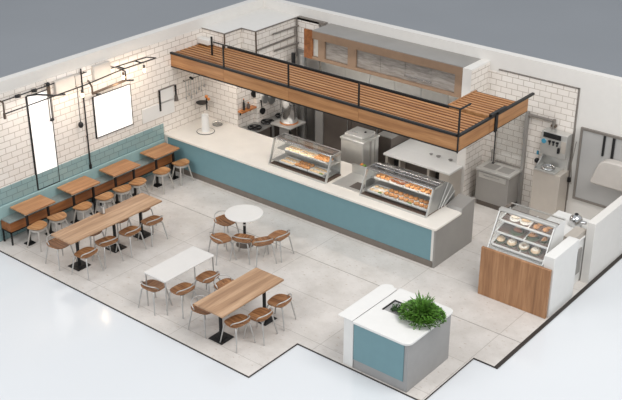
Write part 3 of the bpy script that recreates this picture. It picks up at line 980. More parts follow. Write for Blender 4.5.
for i, (y, z, r, lab, x) in enumerate(PN):
    b = thing('hanging_pan', lab, 'pan', (x, y, z), 0, 'pans hanging on the corner chase')
    q = [(0.0, r * 0.8), (0.05, r), (0.06, r), (0.06, r * 0.9)]
    mb = MB()
    rings = [[(xx + 0.012, rr * math.cos(2 * PI * k / 24), rr * math.sin(2 * PI * k / 24)) for k in range(24)] for xx, rr in q]
    vs = mb.quad_grid(rings, closed_v=True)
    mb.bm.faces.new(vs[0])
    mb.bm.faces.new(vs[-1])
    mb.build('pan', 'black' if i in (0, 3) else 'steel', b)
    MB().tube([(0.03, 0, r), (0.03, -0.03, r + 0.2)], 0.013).tube([(0.0, -0.03, r + 0.19), (0.03, -0.03, r + 0.19)], 0.01).build('handle', 'black', b)

# ------------------------------------------------------------------ kitchen behind the counter
t = thing('gas_stove', 'low steel stove with black burner grates beside the corner chase', 'stove', (0, 0, 0))
MB().box(1.22, 1.62, 2.08, 3.05, 0.0, 0.84).box(1.12, 1.62, 1.52, 2.04, 0.0, 0.84).build('body', 'steel_dark', t)
MB().box(1.22, 1.62, 1.50, 3.05, 0.84, 0.86).box(1.12, 1.22, 1.50, 2.04, 0.84, 0.86).build('hob', 'steel', t)
for y in (1.72, 2.2, 2.75):
    MB().torus((1.4, y, 0.885), 0.16, 0.016, 24, 6).box(1.23, 1.57, y - 0.012, y + 0.012, 0.86, 0.90).box(1.388, 1.412, y - 0.17, y + 0.17, 0.86, 0.90).build('grate', 'black', t)
t = thing('prep_stand', 'small steel stand carrying the tall stock pot', 'stand', (1.95, 2.35, 0))
MB().box(-0.32, 0.32, -0.31, 0.31, 0.92, 0.96).build('top', 'steel_light', t, 0.008)
MB().box(-0.28, 0.28, -0.28, 0.28, 0.30, 0.33).build('shelf', 'steel', t)
for sx in (-1, 1):
    for sy in (-1, 1):
        MB().box(sx * 0.27 - 0.02, sx * 0.27 + 0.02, sy * 0.26 - 0.02, sy * 0.26 + 0.02, 0.0, 0.92).build('leg', 'steel', t)
MB().box(-0.05, 0.29, -0.28, -0.25, 0.33, 0.92).build('apron', 'steel_dull', t)
t = thing('stock_pot', 'tall shiny steel stock pot standing on the small prep stand', 'pot', (1.95, 2.38, 0.96))
MB().lathe([(0.21, 0.0), (0.225, 0.02), (0.225, 0.72), (0.235, 0.73)], seg=32).build('body', 'chrome', t, 0, True)
MB().lathe([(0.232, 0.005), (0.232, 0.02)], seg=32).build('base_ring', 'orange', t)
MB().tube([(0.15, -0.16, 0.52), (0.21, -0.22, 0.52), (0.22, -0.12, 0.52), (0.19, -0.10, 0.52)], 0.012).build('handle', 'steel', t)
t = thing('flue_pipe', 'pair of dark and steel vertical flue pipes rising behind the stock pot', 'pipe', (1.72, 3.2, 0))
MB().tube([(0, 0, 0), (0, 0, 2.45)], 0.09, 20).build('steel_flue', 'steel', t, 0, True)
MB().tube([(-0.24, -0.08, 0), (-0.24, -0.08, 2.45)], 0.05, 16).build('dark_flue', 'black', t, 0, True)
MB().ell((-0.2, -0.14, 1.1), 0.04, 0.04, 0.04).build('valve', 'steel_light', t)

t = thing('oven_cabinet', 'tall dark steel oven cabinet with two doors under the extraction hood', 'oven', (0, 0, 0))
MB().box(2.35, 4.35, 2.95, 3.64, 0.0, 1.75).build('body', 'steel_dark', t)
for a, b in ((2.62, 3.45), (3.47, 4.33)):
    d = MB().box(a, b, 2.92, 2.95, 0.15, 1.62).build('door', 'steel_dark', t, 0.006)
    MB().tube([(b - 0.08, 2.90, 0.6), (b - 0.08, 2.90, 1.2)], 0.012).build('handle', 'steel', d)
MB().box(2.3, 4.4, 2.6, 3.64, 1.75, 1.79).box(2.3, 4.4, 2.58, 2.62, 1.72, 1.80).build('shelf', 'steel', t)
MB().box(2.36, 2.6, 2.9, 2.95, 0.1, 1.70).build('post', 'steel_dull', t)

t = thing('lidded_machine', 'boxy pale steel lidded machine standing behind the counter between the display cases', 'kitchen machine', (4.35, 2.09, 0))
MB().box(-0.32, 0.32, -0.31, 0.31, 0.0, 1.28).build('body', 'steel_light', t, 0.02)
MB().box(-0.34, 0.34, -0.33, 0.33, 1.28, 1.33).build('rim', 'steel_light', t, 0.015)
MB().prism(text_free_round([(-0.27, -0.26), (0.27, -0.26), (0.27, 0.26), (-0.27, 0.26)], 0.05), 1.33, 1.42).build('lid', 'steel_light', t, 0.015)
MB().lathe([(0.03, 0), (0.022, 0.025)], (0.12, 0.05, 1.42), 14).build('lid_knob', 'black', t)
MB().tube([(-0.14, -0.1, 1.42), (-0.14, -0.1, 1.44), (0.0, -0.1, 1.44), (0.0, -0.1, 1.42)], 0.008).build('lid_handle', 'chrome', t)
MB().box(0.32, 0.328, -0.05, 0.02, 0.5, 1.26).box(0.32, 0.328, 0.14, 0.16, 0.5, 1.26).build('side_seam', 'steel_dull', t)
o = thing('garnish_tub', 'small tub of greens and orange garnish behind the right display case', 'tub', (5.05, 1.75, 0.91))
o.location = (5.02, 1.32, 0.91)
MB().box(-0.09, 0.09, -0.06, 0.06, 0.0, 0.12).build('tub', 'steel', o)
MB().ell((-0.03, 0, 0.13), 0.05, 0.05, 0.035).build('garnish', 'orange', o)
MB().ell((0.04, 0, 0.13), 0.05, 0.05, 0.03).build('greens', 'green', o)

t = thing('grey_undercounter_unit', 'dark grey kitchen unit between the lidded machine and the white prep counter', 'kitchen unit', (0, 0, 0))
MB().box(4.42, 4.78, 2.75, 3.6, 0.0, 1.15).build('body', 'steel_dark', t, 0.01)
MB().box(4.40, 4.80, 2.72, 3.62, 1.15, 1.18).build('top', 'steel_dull', t)

t = thing('prep_counter', 'white-topped prep counter with dark open bays at the back right of the kitchen', 'counter', (0, 0, 0))
MB().box(4.8, 6.62, 2.40, 2.94, 0.86, 0.91).box(4.8, 6.44, 2.94, 3.62, 0.86, 0.91).build('worktop', 'corian', t, 0.006)
MB().box(6.34, 6.60, 2.42, 2.94, 0.0, 0.86).build('right_end', 'beige', t)
for a, b in ((4.84, 4.90), (5.22, 5.26), (6.0, 6.06)):
    MB().box(a, b, 2.44, 3.5, 0.0, 0.86).build('divider', 'beige', t)
MB().box(4.9, 6.34, 2.72, 2.76, 0.0, 0.86).build('back_panel', 'black_soft', t)  # black put in for the shade inside the open bays
MB().box(5.26, 6.0, 2.66, 2.70, 0.10, 0.74).build('inner_panel', 'steel_dark', t)
MB().box(4.9, 6.34, 2.46, 2.72, 0.06, 0.10).build('bottom_shelf', 'black_soft', t)
for i, (x, r) in enumerate(((5.72, 0.045), (5.92, 0.06), (6.25, 0.055))):
    o = thing('small_dish', 'small grey dish on the white prep counter, %s' % ['leftmost of three', 'middle of three', 'rightmost of three'][i], 'dish', (x, 3.02, 0.91), 0, 'dishes on the prep counter')
    MB().lathe([(r * 0.6, 0.0), (r, 0.025), (r * 0.9, 0.027), (r * 0.5, 0.01)], seg=20).build('dish', 'steel_dull', o, 0, True)

# ------------------------------------------------------------------ hot display cases on the counter
CRS = {}


def lumpy(kind):
    if kind not in CRS:
        mb = MB()
        if kind == 'pastry':
            mb.ell((0, 0, 0.03), 0.064, 0.06, 0.036, 10, 6)
            mb.ell((0.02, 0.01, 0.045), 0.035, 0.03, 0.024, 8, 5)
        elif kind == 'cookie':
            mb.lathe([(0.045, 0.0), (0.055, 0.01), (0.045, 0.02), (0.02, 0.026)], seg=12)
        elif kind == 'wrap':
            mb.ell((0, 0, 0.03), 0.075, 0.03, 0.03, 10, 6)
        o = mb.build(kind, {'pastry': 'crust', 'cookie': 'dough', 'wrap': 'crust_dark'}[kind], None, 0, True)
        CRS[kind] = [o, False]
    return CRS[kind]


def put_food(kind, loc, rot, label, group):
    rec = lumpy(kind)
    if not rec[1]:
        o = rec[0]
        rec[1] = True
    else:
        o = rec[0].copy()
        COL.objects.link(o)
    o.location = loc
    o.rotation_euler = (0, 0, rot)
    return tag(o, label, {'pastry': 'pastry', 'cookie': 'cookie', 'wrap': 'pastry'}[kind], group)


rnd = random.Random(4)
ORD = ['first', 'second', 'third', 'fourth', 'fifth']


def food_tray(x, y, z, w, d, mat, where, kind, cols, rows, group, garnish=False):
    t = thing('food_tray', '%s food tray, %s' % ('white' if mat == 'corian' else 'brown', where), 'tray', (x, y, z), 0, group)
    MB().box(-w / 2, w / 2, -d / 2, d / 2, 0.0, 0.008).build('tray_base', mat, t)
    MB().box(-w / 2, w / 2, -d / 2, -d / 2 + 0.008, 0.008, 0.03).box(-w / 2, w / 2, d / 2 - 0.008, d / 2, 0.008, 0.03).box(-w / 2, -w / 2 + 0.008, -d / 2, d / 2, 0.008, 0.03).box(w / 2 - 0.008, w / 2, -d / 2, d / 2, 0.008, 0.03).build('tray_rim', mat, t)
    for i in range(cols):
        for j in range(rows):
            px = x - w / 2 + w * (i + 0.5) / cols
            py = y - d / 2 + d * (j + 0.5) / rows
            put_food(kind, (px, py, z + 0.008), rnd.uniform(-0.6, 0.6),
                     '%s row %s %s in the %s' % (['front', 'back'][j], ORD[i], {'pastry': 'golden pastry', 'cookie': 'pale cookie', 'wrap': 'dark roll'}[kind], where), 'food in the counter cases')
    if garnish:
        o = MB().ell((x + w / 2 - 0.05, y - d / 2 + 0.035, z + 0.03), 0.035, 0.025, 0.02).ell((x + w / 2 - 0.09, y - d / 2 + 0.03, z + 0.025), 0.025, 0.02, 0.015).build('lettuce_garnish', 'green')
        tag(o, 'green leaf garnish in the %s' % where, 'garnish', 'garnish in the counter cases')


def display_case(label, x0, x1, yf, yft, ybt, ybb, zt, left, right_curve):
    t = thing('counter_display_case', label, 'display case', (0, 0, 0))
    zb = 0.91
    MB().box(x0, x1, yf, ybb, zb, zb + 0.03).build('base', 'tray_brown', t)
    MB().box(x0, x1, yf - 0.015, yf, zb, zb + 0.045).build('front_rail', 'steel_light', t)
    # sloping end frames
    for x, nm in ((x0, 'left'), (x1, 'right')):
        MB().slab([(x - 0.012, yf - 0.01, zb), (x - 0.012, yf + 0.05, zb), (x - 0.012, yft + 0.05, zt), (x - 0.012, yft - 0.01, zt)], 0.024).slab(
            [(x - 0.012, yft, zt - 0.035), (x - 0.012, ybt, zt - 0.035), (x - 0.012, ybt, zt), (x - 0.012, yft, zt)], 0.024).build('end_frame', 'steel_light', t)
    MB().slab([(x0, yf, zb + 0.045), (x1, yf, zb + 0.045), (x1, yft, zt - 0.01), (x0, yft, zt - 0.01)], 0.006).build('front_glass', 'glass', t)
    MB().slab([(x0, yf, zb + 0.03), (x0, ybb, zb + 0.03), (x0, ybt, zt), (x0, yft, zt)], 0.006).build('side_glass', 'glass', t)
    MB().box(x0, x1, yft - 0.015, yft + 0.05, zt - 0.02, zt + 0.012).build('top_front_bar', 'chrome', t, 0.008)
    MB().box(x0, x1, ybt - 0.04, ybt, zt - 0.02, zt + 0.008).build('top_back_bar', 'steel_dull', t)
    MB().box(x0, x1, yft + 0.05, ybt - 0.04, zt - 0.004, zt + 0.004).build('top_glass', 'glass_smoke', t)
    return t


def case_fill_light(parent, loc, length, energy):  # added area light that brightens the inside of a display case
    l = bpy.data.lights.new('case_fill_light', 'AREA')
    l.shape = 'RECTANGLE'
    l.size, l.size_y = length, 0.05
    l.energy = energy
    l.color = (1.0, 0.9, 0.78)
    o = bpy.data.objects.new('case_fill_light', l)
    COL.objects.link(o)
    o.location = loc
    o.parent = parent


t = display_case('left glass display case of cookies on the service counter', 3.17, 4.80, 0.235, 0.44, 0.80, 0.80, 1.50, True, False)
MB().slab([(4.80, 0.24, 0.94), (4.80, 0.80, 0.94), (4.80, 0.80, 1.5), (4.80, 0.45, 1.5)], 0.006).build('side_glass', 'glass', t)
MB().box(3.19, 4.78, 0.32, 0.78, 1.00, 1.012).build('shelf', 'steel', t)
MB().box(3.19, 4.78, 0.50, 0.78, 1.23, 1.242).build('shelf', 'steel', t)
MB().box(3.18, 4.79, 0.785, 0.80, 0.94, 1.48).build('back_panel', 'steel_light', t)
MB().box(3.2, 4.78, 0.56, 0.62, 1.44, 1.47).build('added_lamp_tube', 'hood_frame', t)  # tube added to go with the fill light in the left case
case_fill_light(t, (3.985, 0.50, 1.45), 1.5, 2.6)
for k in range(3):
    xx = 3.60 + k * 0.42
    food_tray(xx, 0.64, 1.242, 0.40, 0.26, 'corian', '%s tray from left, upper shelf of left case' % ORD[k], 'cookie' if k < 2 else 'pastry', 4, 2, 'trays in the left case')
    food_tray(xx, 0.49, 1.012, 0.40, 0.32, 'corian', '%s tray from left, lower shelf of left case' % ORD[k], 'cookie' if k != 1 else 'pastry', 4, 2, 'trays in the left case', k == 2)

t = display_case('right curved glass display case of brown pastries on the service counter', 5.72, 7.40, 0.27, 0.50, 0.84, 1.36, 1.48, True, True)
mb = MB()
arc = [(0.84 + 0.52 * math.sin(a), 0.94 + 0.54 * math.cos(a)) for a in [PI / 2 * k / 8 for k in range(9)]]
rings = [[(5.74, y, z), (7.40, y, z)] for y, z in arc] + [[(5.74, y - 0.008, z - 0.004), (7.40, y - 0.008, z - 0.004)] for y, z in reversed(arc)]
mb.quad_grid(rings, closed_u=True)
mb.build('curved_back', 'glass_smoke', t, 0, False)
endp = [(0.27, 0.94), (0.50, 1.48)] + arc
MB().prism(endp, 7.395, 7.405, 'x').build('end_screen', 'steel', t)
for k in (2, 4, 6):
    y, z = arc[k]
    MB().tube([(7.42, y, z), (7.42, 0.62 + 0.05 * k, 0.94)], 0.012).build('end_rib', 'steel_light', t)
MB().box(5.74, 7.38, 0.36, 1.2, 1.00, 1.012).build('shelf', 'steel', t)
MB().box(5.74, 7.38, 0.60, 1.0, 1.22, 1.232).build('shelf', 'steel', t)
MB().tube([(5.74, 0.62, 1.46), (7.38, 0.62, 1.46)], 0.02).build('added_lamp_tube', 'chrome', t)  # tube added to go with the fill light in the right case
MB().tube([(5.74, 0.70, 1.487), (7.38, 0.70, 1.487)], 0.016).tube([(5.74, 0.80, 1.484), (7.38, 0.80, 1.484)], 0.012).build('top_rail', 'chrome', t)
case_fill_light(t, (6.56, 0.56, 1.43), 1.5, 3)
for k in range(4):
    xx = 6.02 + k * 0.38
    food_tray(xx, 0.76, 1.232, 0.36, 0.30, 'corian', '%s tray from left, upper shelf of right case' % ORD[k], 'pastry' if k != 1 else 'wrap', 3, 2, 'trays in the right case')
    food_tray(xx, 0.56, 1.012, 0.36, 0.36, 'corian', '%s tray from left, lower shelf of right case' % ORD[k], 'cookie' if k == 0 else 'pastry', 3, 2, 'trays in the right case', k in (0, 2))

t = thing('serving_tray', 'open steel serving tray with raised back on the counter between the two display cases', 'tray', (0, 0, 0))
MB().box(4.9, 5.62, 0.35, 1.12, 0.91, 0.918).build('tray_base', 'steel_light', t)
pr = text_free_round([(4.88, 1.12), (5.52, 1.12), (5.66, 0.9), (5.66, 0.55), (5.64, 0.55), (5.64, 0.89), (5.51, 1.10), (4.88, 1.10)], [0, .1, .1, 0, 0, .1, .1, 0])
MB().prism(pr, 0.918, 1.13).build('back_rim', 'steel_light', t)
MB().box(5.3, 5.6, 0.45, 0.75, 0.918, 0.922).build('shadow_patch', 'steel_dark', t)  # flat dark plate painted as the shadow on the tray

# ------------------------------------------------------------------ right of the kitchen: sink, splash screen, machine, steel hatch
t = thing('sink_cabinet', 'pale steel sink cabinet against the back wall below the right end of the canopy', 'cabinet', (0, 0, 0))
MB().box(6.90, 7.72, 3.10, 3.66, 0.12, 0.86).build('body', 'steel_dull', t, 0.006)
MB().box(6.88, 7.76, 3.07, 3.67, 0.86, 0.91).build('top', 'steel_light', t, 0.006)
MB().box(6.94, 7.70, 3.12, 3.64, 0.0, 0.12).build('kick_plate', 'steel_dark', t)
d = MB().box(6.97, 7.66, 3.085, 3.10, 0.70, 0.82).build('drawer', 'steel_light', t)
MB().box(7.1, 7.5, 3.07, 3.085, 0.77, 0.785).build('handle', 'steel_dull', d)
MB().box(7.0, 7.3, 3.2, 3.5, 0.908, 0.913).box(7.36, 7.66, 3.2, 3.5, 0.908, 0.913).build('basin', 'steel_dull', t)
MB().tube([(6.98, 3.6, 0.91), (6.98, 3.6, 1.2), (7.05, 3.45, 1.24), (7.12, 3.35, 1.16)], 0.014).ell((7.08, 3.55, 0.93), 0.03, 0.03, 0.03).build('tap', 'pipe_grey', t)
t = thing('splash_screen', 'clear splash screen with a grey post standing behind the sink cabinet', 'screen', (0, 0, 0))
MB().box(7.02, 7.72, 3.63, 3.642, 0.92, 2.25).build('screen', 'frost', t)
MB().box(7.72, 7.79, 3.60, 3.67, 0.0, 2.30).build('post', 'steel_dull', t)
MB().box(7.0, 7.79, 3.62, 3.65, 0.915, 0.945).box(7.0, 7.02, 3.62, 3.65, 0.945, 1.7).build('frame', 'pipe_grey', t)
t = thing('water_pipe', 'brown grey pipe running along the tiles and turning down to the dispenser', 'pipe', (0, 0, 0))
MB().tube([(7.79, 3.63, 2.24), (8.40, 3.63, 2.24)], 0.032, 12).tube([(8.40, 3.63, 2.28), (8.40, 3.63, 2.06)], 0.036, 12).build('pipe', 'pipe_grey', t)
MB().box(8.34, 8.46, 3.60, 3.685, 2.11, 2.15).build('clamp', 'bronze', t)

t = thing('drink_dispenser', 'pale drink dispenser with dark screen on a beige cabinet by the tiled wall', 'drink machine', (0, 0, 0))
MB().box(8.24, 8.84, 3.42, 3.67, 1.52, 2.06).box(8.24, 8.84, 3.60, 3.67, 1.0, 1.52).build('body', 'steel_light', t, 0.01)
MB().box(8.29, 8.70, 3.405, 3.42, 1.93, 2.04).build('screen', 'black', t)
mb = MB()
mb.bm.free()
mb = MB()
rings = [[(8.31 + r * math.cos(2 * PI * k / 20), yy, 1.83 + r * math.sin(2 * PI * k / 20)) for k in range(20)] for r, yy in ((0.055, 3.42), (0.055, 3.408))]
vs = mb.quad_grid(rings, closed_v=True)
mb.bm.faces.new(vs[0])
mb.bm.faces.new(vs[1])
mb.build('badge', 'cyan', t)
for x in (8.45, 8.54, 8.63):
    MB().box(x - 0.028, x + 0.028, 3.39, 3.42, 1.85, 1.88).box(x - 0.012, x + 0.012, 3.395, 3.42, 1.78, 1.85).build('tap_lever', 'black', t)
MB().box(8.66, 8.70, 3.37, 3.42, 1.64, 1.76).build('nozzle', 'black', t)
MB().box(8.72, 8.83, 3.40, 3.42, 1.66, 1.92).build('side_cover', 'beige', t)
MB().box(8.24, 8.74, 3.22, 3.60, 1.20, 1.24).prism([(3.22, 1.24), (3.26, 1.24), (3.56, 1.46), (3.60, 1.46), (3.60, 1.24)], 8.24, 8.27, 'x').build('drip_shelf', 'steel_light', t, 0.006)
MB().torus((8.5, 3.38, 1.27), 0.13, 0.025, 24, 8).lathe([(0.10, 1.24), (0.10, 1.26)], (8.5, 3.38, 0), 20).build('drip_ring', 'chrome', t, 0, True)
b = MB().box(8.22, 8.86, 3.24, 3.67, 0.06, 1.20).build('base_cabinet', 'beige', t, 0.008)
MB().box(8.25, 8.83, 3.27, 3.65, 0.0, 0.06).build('kick_plate', 'steel_dark', t)
MB().tube([(8.9, 3.64, 2.2), (8.9, 3.64, 0.5)], 0.010).tube([(8.95, 3.66, 1.9), (8.92, 3.6, 1.4), (8.95, 3.64, 0.9)], 0.009).build('hose', 'pipe_grey', t)
MB().box(8.87, 8.93, 3.6, 3.66, 0.95, 1.05).build('hose_valve', 'black', t)
o = MB().ell((8.08, 3.65, 1.22), 0.06, 0.045, 0.06).tube([(8.08, 3.685, 1.22), (8.08, 3.66, 1.22)], 0.03).build('round_bumper', 'black', None, 0, True)
tag(o, 'round black bumper on the tiles left of the drink dispenser', 'bumper')
o = MB().box(8.05, 8.09, 3.655, 3.685, 1.36, 1.44).build('wall_switch', 'cyan')
tag(o, 'small bluish switch on the tiles left of the drink dispenser', 'switch')

t = thing('steel_hatch', 'large framed brushed steel panel on the white back wall at the right', 'steel panel', (0, 0, 0))
MB().box(9.06, 10.34, 3.675, 3.70, 0.62, 2.2).build('panel', 'mirror', t)
MB().box(9.01, 9.06, 3.655, 3.71, 0.57, 2.25).box(10.34, 10.37, 3.655, 3.71, 0.57, 2.25).box(9.06, 10.34, 3.655, 3.71, 2.2, 2.25).box(9.06, 10.34, 3.655, 3.71, 0.57, 0.62).build('frame', 'pipe_grey', t)
t = thing('wall_hood', 'rounded pale hood with two black hoses mounted on the steel panel', 'hood', (0, 0, 0))
MB().prism(text_free_round([(9.42, 1.15), (10.34, 1.15), (10.34, 1.74), (9.62, 1.74)], [0.1, 0.05, 0.1, 0.2], 6), 3.45, 3.675, 'y').build('body', 'beige_box', t, 0.03)
MB().box(9.545, 9.585, 3.64, 3.675, 1.74, 2.2).box(9.75, 9.80, 3.64, 3.675, 1.74, 2.2).build('hose', 'black', t)

# ------------------------------------------------------------------ pastry display at the right
t = thing('wood_front_panel', 'upright oak panel standing in front of the pastry display case', 'panel', (0, 0, 0))
MB().box(9.03, 10.50, -0.27, -0.21, 0.0, 1.04).build('panel', 'panel_wood', t, 0.006)
t = thing('side_block', 'white block standing at the right side of the pastry display case', 'block', (0, 0, 0))
MB().box(10.31, 10.53, -0.2, 0.78, 0.0, 1.28).build('block', 'corian', t, 0.01)
t = thing('back_counter', 'low white counter between the pastry display case and the right wall', 'counter', (0, 0, 0))
MB().box(9.45, 10.34, 0.8, 2.1, 0.0, 0.98).build('body', 'corian', t, 0.006)
MB().box(9.43, 10.36, 0.79, 2.12, 0.98, 1.02).build('worktop', 'corian', t, 0.006)
MB().box(10.34, 10.365, 0.9, 1.35, 0.25, 0.8).build('side_panel', 'steel_dull', t)
h = MB().box(10.36, 10.39, 1.05, 1.12, 0.55, 0.80).build('handle', 'black', t)
t = thing('kettle', 'round shiny steel kettle with spout on the white counter by the right wall', 'kettle', (10.0, 1.72, 1.02))
MB().lathe([(0.12, 0.0), (0.135, 0.03), (0.13, 0.14), (0.11, 0.19), (0.05, 0.235), (0.0, 0.24)], seg=28).build('body', 'chrome', t, 0, True)
MB().tube([(0.1, -0.02, 0.10), (0.2, -0.03, 0.13), (0.24, -0.03, 0.13)], 0.045, 12, False, 0.03).build('spout', 'chrome', t, 0, True)
MB().ell((0, 0, 0.25), 0.04, 0.04, 0.02).build('lid_knob', 'black', t)
o = MB().box(10.12, 10.34, 0.95, 1.5, 1.02, 1.14).build('steel_bin', 'beige', None, 0.01)
tag(o, 'low steel container on the white counter beside the kettle', 'container')

X0, X1 = 9.05, 10.22
t = thing('pastry_display_case', 'slanted glass pastry display case behind the oak panel', 'display case', (0, 0, 0))
MB().box(X0, X1, -0.17, 0.76, 0.0, 0.90).build('base', 'steel_dull', t)
MB().box(X0, X1, -0.05, 0.76, 0.90, 0.94).build('deck', 'steel_light', t)
gp = [(X0, -0.06, 0.94), (X1, -0.06, 0.94), (X1, 0.32, 1.60), (X0, 0.32, 1.60)]
MB().slab(gp, 0.006).build('front_glass', 'glass', t)
for x in (X0 - 0.01, X1 - 0.015):
    MB().slab([(x, -0.08, 0.9), (x, -0.045, 0.9), (x, 0.335, 1.62), (x, 0.30, 1.62)], 0.025).build('end_frame', 'steel', t)
for x, nm in ((X0, 0), (X1 - 0.006, 1)):
    MB().slab([(x, -0.05, 0.94), (x, 0.74, 0.94), (x, 0.74, 1.60), (x, 0.33, 1.60)], 0.006).build('side_glass', 'glass' if nm == 0 else 'corian', t)
MB().box(X0 - 0.02, X1 + 0.02, 0.28, 0.40, 1.60, 1.66).build('top_front_bar', 'steel_light', t, 0.02)
MB().box(X0, X1, 0.40, 0.76, 1.61, 1.625).build('top_glass', 'frost', t)
MB().box(X0, X1, 0.73, 0.75, 1.59, 1.61).build('top_back_bar', 'steel_light', t)
MB().tube([(X0 + 0.1, 0.5, 1.585), (X1 - 0.1, 0.5, 1.585)], 0.018).build('added_lamp_tube', 'steel_dark', t)  # tube added to go with the fill light over the pastries
case_fill_light(t, (9.62, 0.33, 1.585), 0.95, 0.7)
SH = [(0.98, 0.06), (1.20, 0.19), (1.40, 0.31)]
SL = 0.24


def shelf_z(k, y):
    return SH[k][0] + 0.014 + (y - SH[k][1]) * SL


for z, y in SH:
    zb_ = z + (0.70 - y) * SL
    s = MB().slab([(X0 + 0.02, y, z), (X1 - 0.03, y, z), (X1 - 0.03, 0.70, zb_), (X0 + 0.02, 0.70, zb_)], 0.012).build('shelf', 'tray_brown', t)
    MB().box(X0 + 0.02, X1 - 0.03, y - 0.02, y, z - 0.008, z + 0.03).slab([(X0 + 0.012, y - 0.02, z - 0.008), (X0 + 0.012, 0.70, zb_), (X0 + 0.012, 0.70, zb_ + 0.03), (X0 + 0.012, y - 0.02, z + 0.03)], 0.022).slab(
        [(9.66, y, z + 0.012), (9.66, 0.70, zb_ + 0.012), (9.66, 0.70, zb_ + 0.03), (9.66, y, z + 0.03)], 0.02).build('shelf_edge', 'corian', s)


def plate(x, y, z, r, lab, mat='plate_green'):
    o = thing('plate', lab, 'plate', (x, y, z), 0, 'plates in the pastry display case')
    o.rotation_euler.x = math.atan(SL)
    MB().lathe([(r * 0.7, 0), (r, 0.014), (r * 0.96, 0.018), (r * 0.65, 0.007)], seg=28).build('plate', mat, o, 0, True)
    return z + 0.010


def bun(x, y, z, r, lab, mat='dough', top=True):
    o = thing('bun', lab, 'bun', (x, y, z))
    o.rotation_euler.x = math.atan(SL)
    MB().lathe([(r * 0.85, 0.0), (r, r * 0.3), (r * 0.8, r * 0.6), (r * 0.4, r * 0.75), (0, r * 0.78)], seg=22).build('crumb', mat, o, 0, True)
    if top:
        MB().lathe([(r * 0.72, r * 0.60), (r * 0.66, r * 0.72), (r * 0.4, r * 0.82), (0, r * 0.85)], seg=22).build('icing', 'cream', o, 0, True)
        for k in range(4):
            a = k * 1.7
            MB().ell((r * 0.35 * math.cos(a), r * 0.35 * math.sin(a), r * 0.8), 0.012, 0.012, 0.01, 6, 4).build('topping', 'crust_dark', o)


def croissant(x, y, z, L, rot, lab, mat='crust'):
    o = thing('croissant', lab, 'pastry', (x, y, z), rot)
    o.rotation_euler = (Matrix.Rotation(math.atan(SL), 3, 'X') @ Matrix.Rotation(rot, 3, 'Z')).to_euler()
    mb = MB()
    pts, n = [], 12
    rings = []
    for i in range(n + 1):
        a = -1.0 + 2.0 * i / n
        c = Vector((L * 0.5 * math.sin(a * 1.2), L * 0.22 * (1 - math.cos(a * 1.2)), 0))
        d = Vector((math.cos(a * 1.2), 0.44 * math.sin(a * 1.2), 0)).normalized()
        nn = Vector((-d.y, d.x, 0))
        rr = 0.05 * (1 - 0.72 * a * a) * (1.0 if i % 2 else 0.86)
        rings.append([tuple(c + nn * rr * math.cos(2 * PI * k / 10) + Vector((0, 0, rr * 0.9 + rr * 0.85 * math.sin(2 * PI * k / 10)))) for k in range(10)])
    vs = mb.quad_grid(rings, closed_v=True)
    mb.bm.faces.new(list(reversed(vs[0])))
    mb.bm.faces.new(vs[-1])
    mb.build('crumb', mat, o, 0, True)


y = 0.22
z = shelf_z(0, y)
for i, x in enumerate((9.18, 9.42, 9.68, 9.93)):
    where = 'on the bottom shelf of the pastry display, %s from left' % ORD[i]
    zz = plate(x, y, z, 0.125, 'dark green rimmed plate ' + where)
    if i == 2:
        d = thing('doughnut', 'iced ring doughnut ' + where, 'doughnut', (x, y, zz))
        d.rotation_euler.x = math.atan(SL)
        MB().torus((0, 0, 0.032), 0.068, 0.036, 28, 10).build('ring', 'dough', d, 0, True)
        MB().torus((0, 0, 0.044), 0.068, 0.031, 28, 10).build('icing', 'cream', d, 0, True)
    else:
        bun(x, y, zz, 0.1 if i else 0.085, ('small pale bun ' if i == 0 else 'iced round bun with toppings ') + where, 'dough', i > 0)
y = 0.34
z = shelf_z(1, y)
for i, x in enumerate((9.45, 9.78, 10.03)):
    where = 'on the middle shelf of the pastry display, %s from left' % ORD[i]
    zz = plate(x, y, z, 0.14 if i < 2 else 0.085, 'dark rimmed plate ' + where)
    croissant(x, y, zz, 0.20 if i < 2 else 0.13, 0.4 * i, 'golden croissant ' + where, ['crust_dark', 'crust', 'crust'][i])
    if i < 2:
        croissant(x - 0.02, y + 0.09, zz + 0.09 * SL, 0.16, 0.9, 'smaller croissant behind another ' + where, 'dough')
y = 0.46
z = shelf_z(2, y)
for i, (x, m) in enumerate(((9.32, 'cream'), (9.55, 'dough'))):
    where = 'on the top shelf of the pastry display, %s from left' % ORD[i]
    zz = plate(x, y, z, 0.115, 'white oval plate ' + where, 'corian')
    croissant(x, y, zz, 0.19, 0.2, 'pale croissant ' + where, 'dough' if i else 'cream')
for i, x in enumerate((9.80, 10.0)):
    for j in range(2):
        bun(x + 0.03 * j, y - 0.05 + 0.12 * j, shelf_z(2, y - 0.05 + 0.12 * j), 0.062, 'small golden bun at the %s of the right end of the top pastry shelf, %s' % (['front', 'back'][j], ['left', 'right'][i]), 'crust', False)

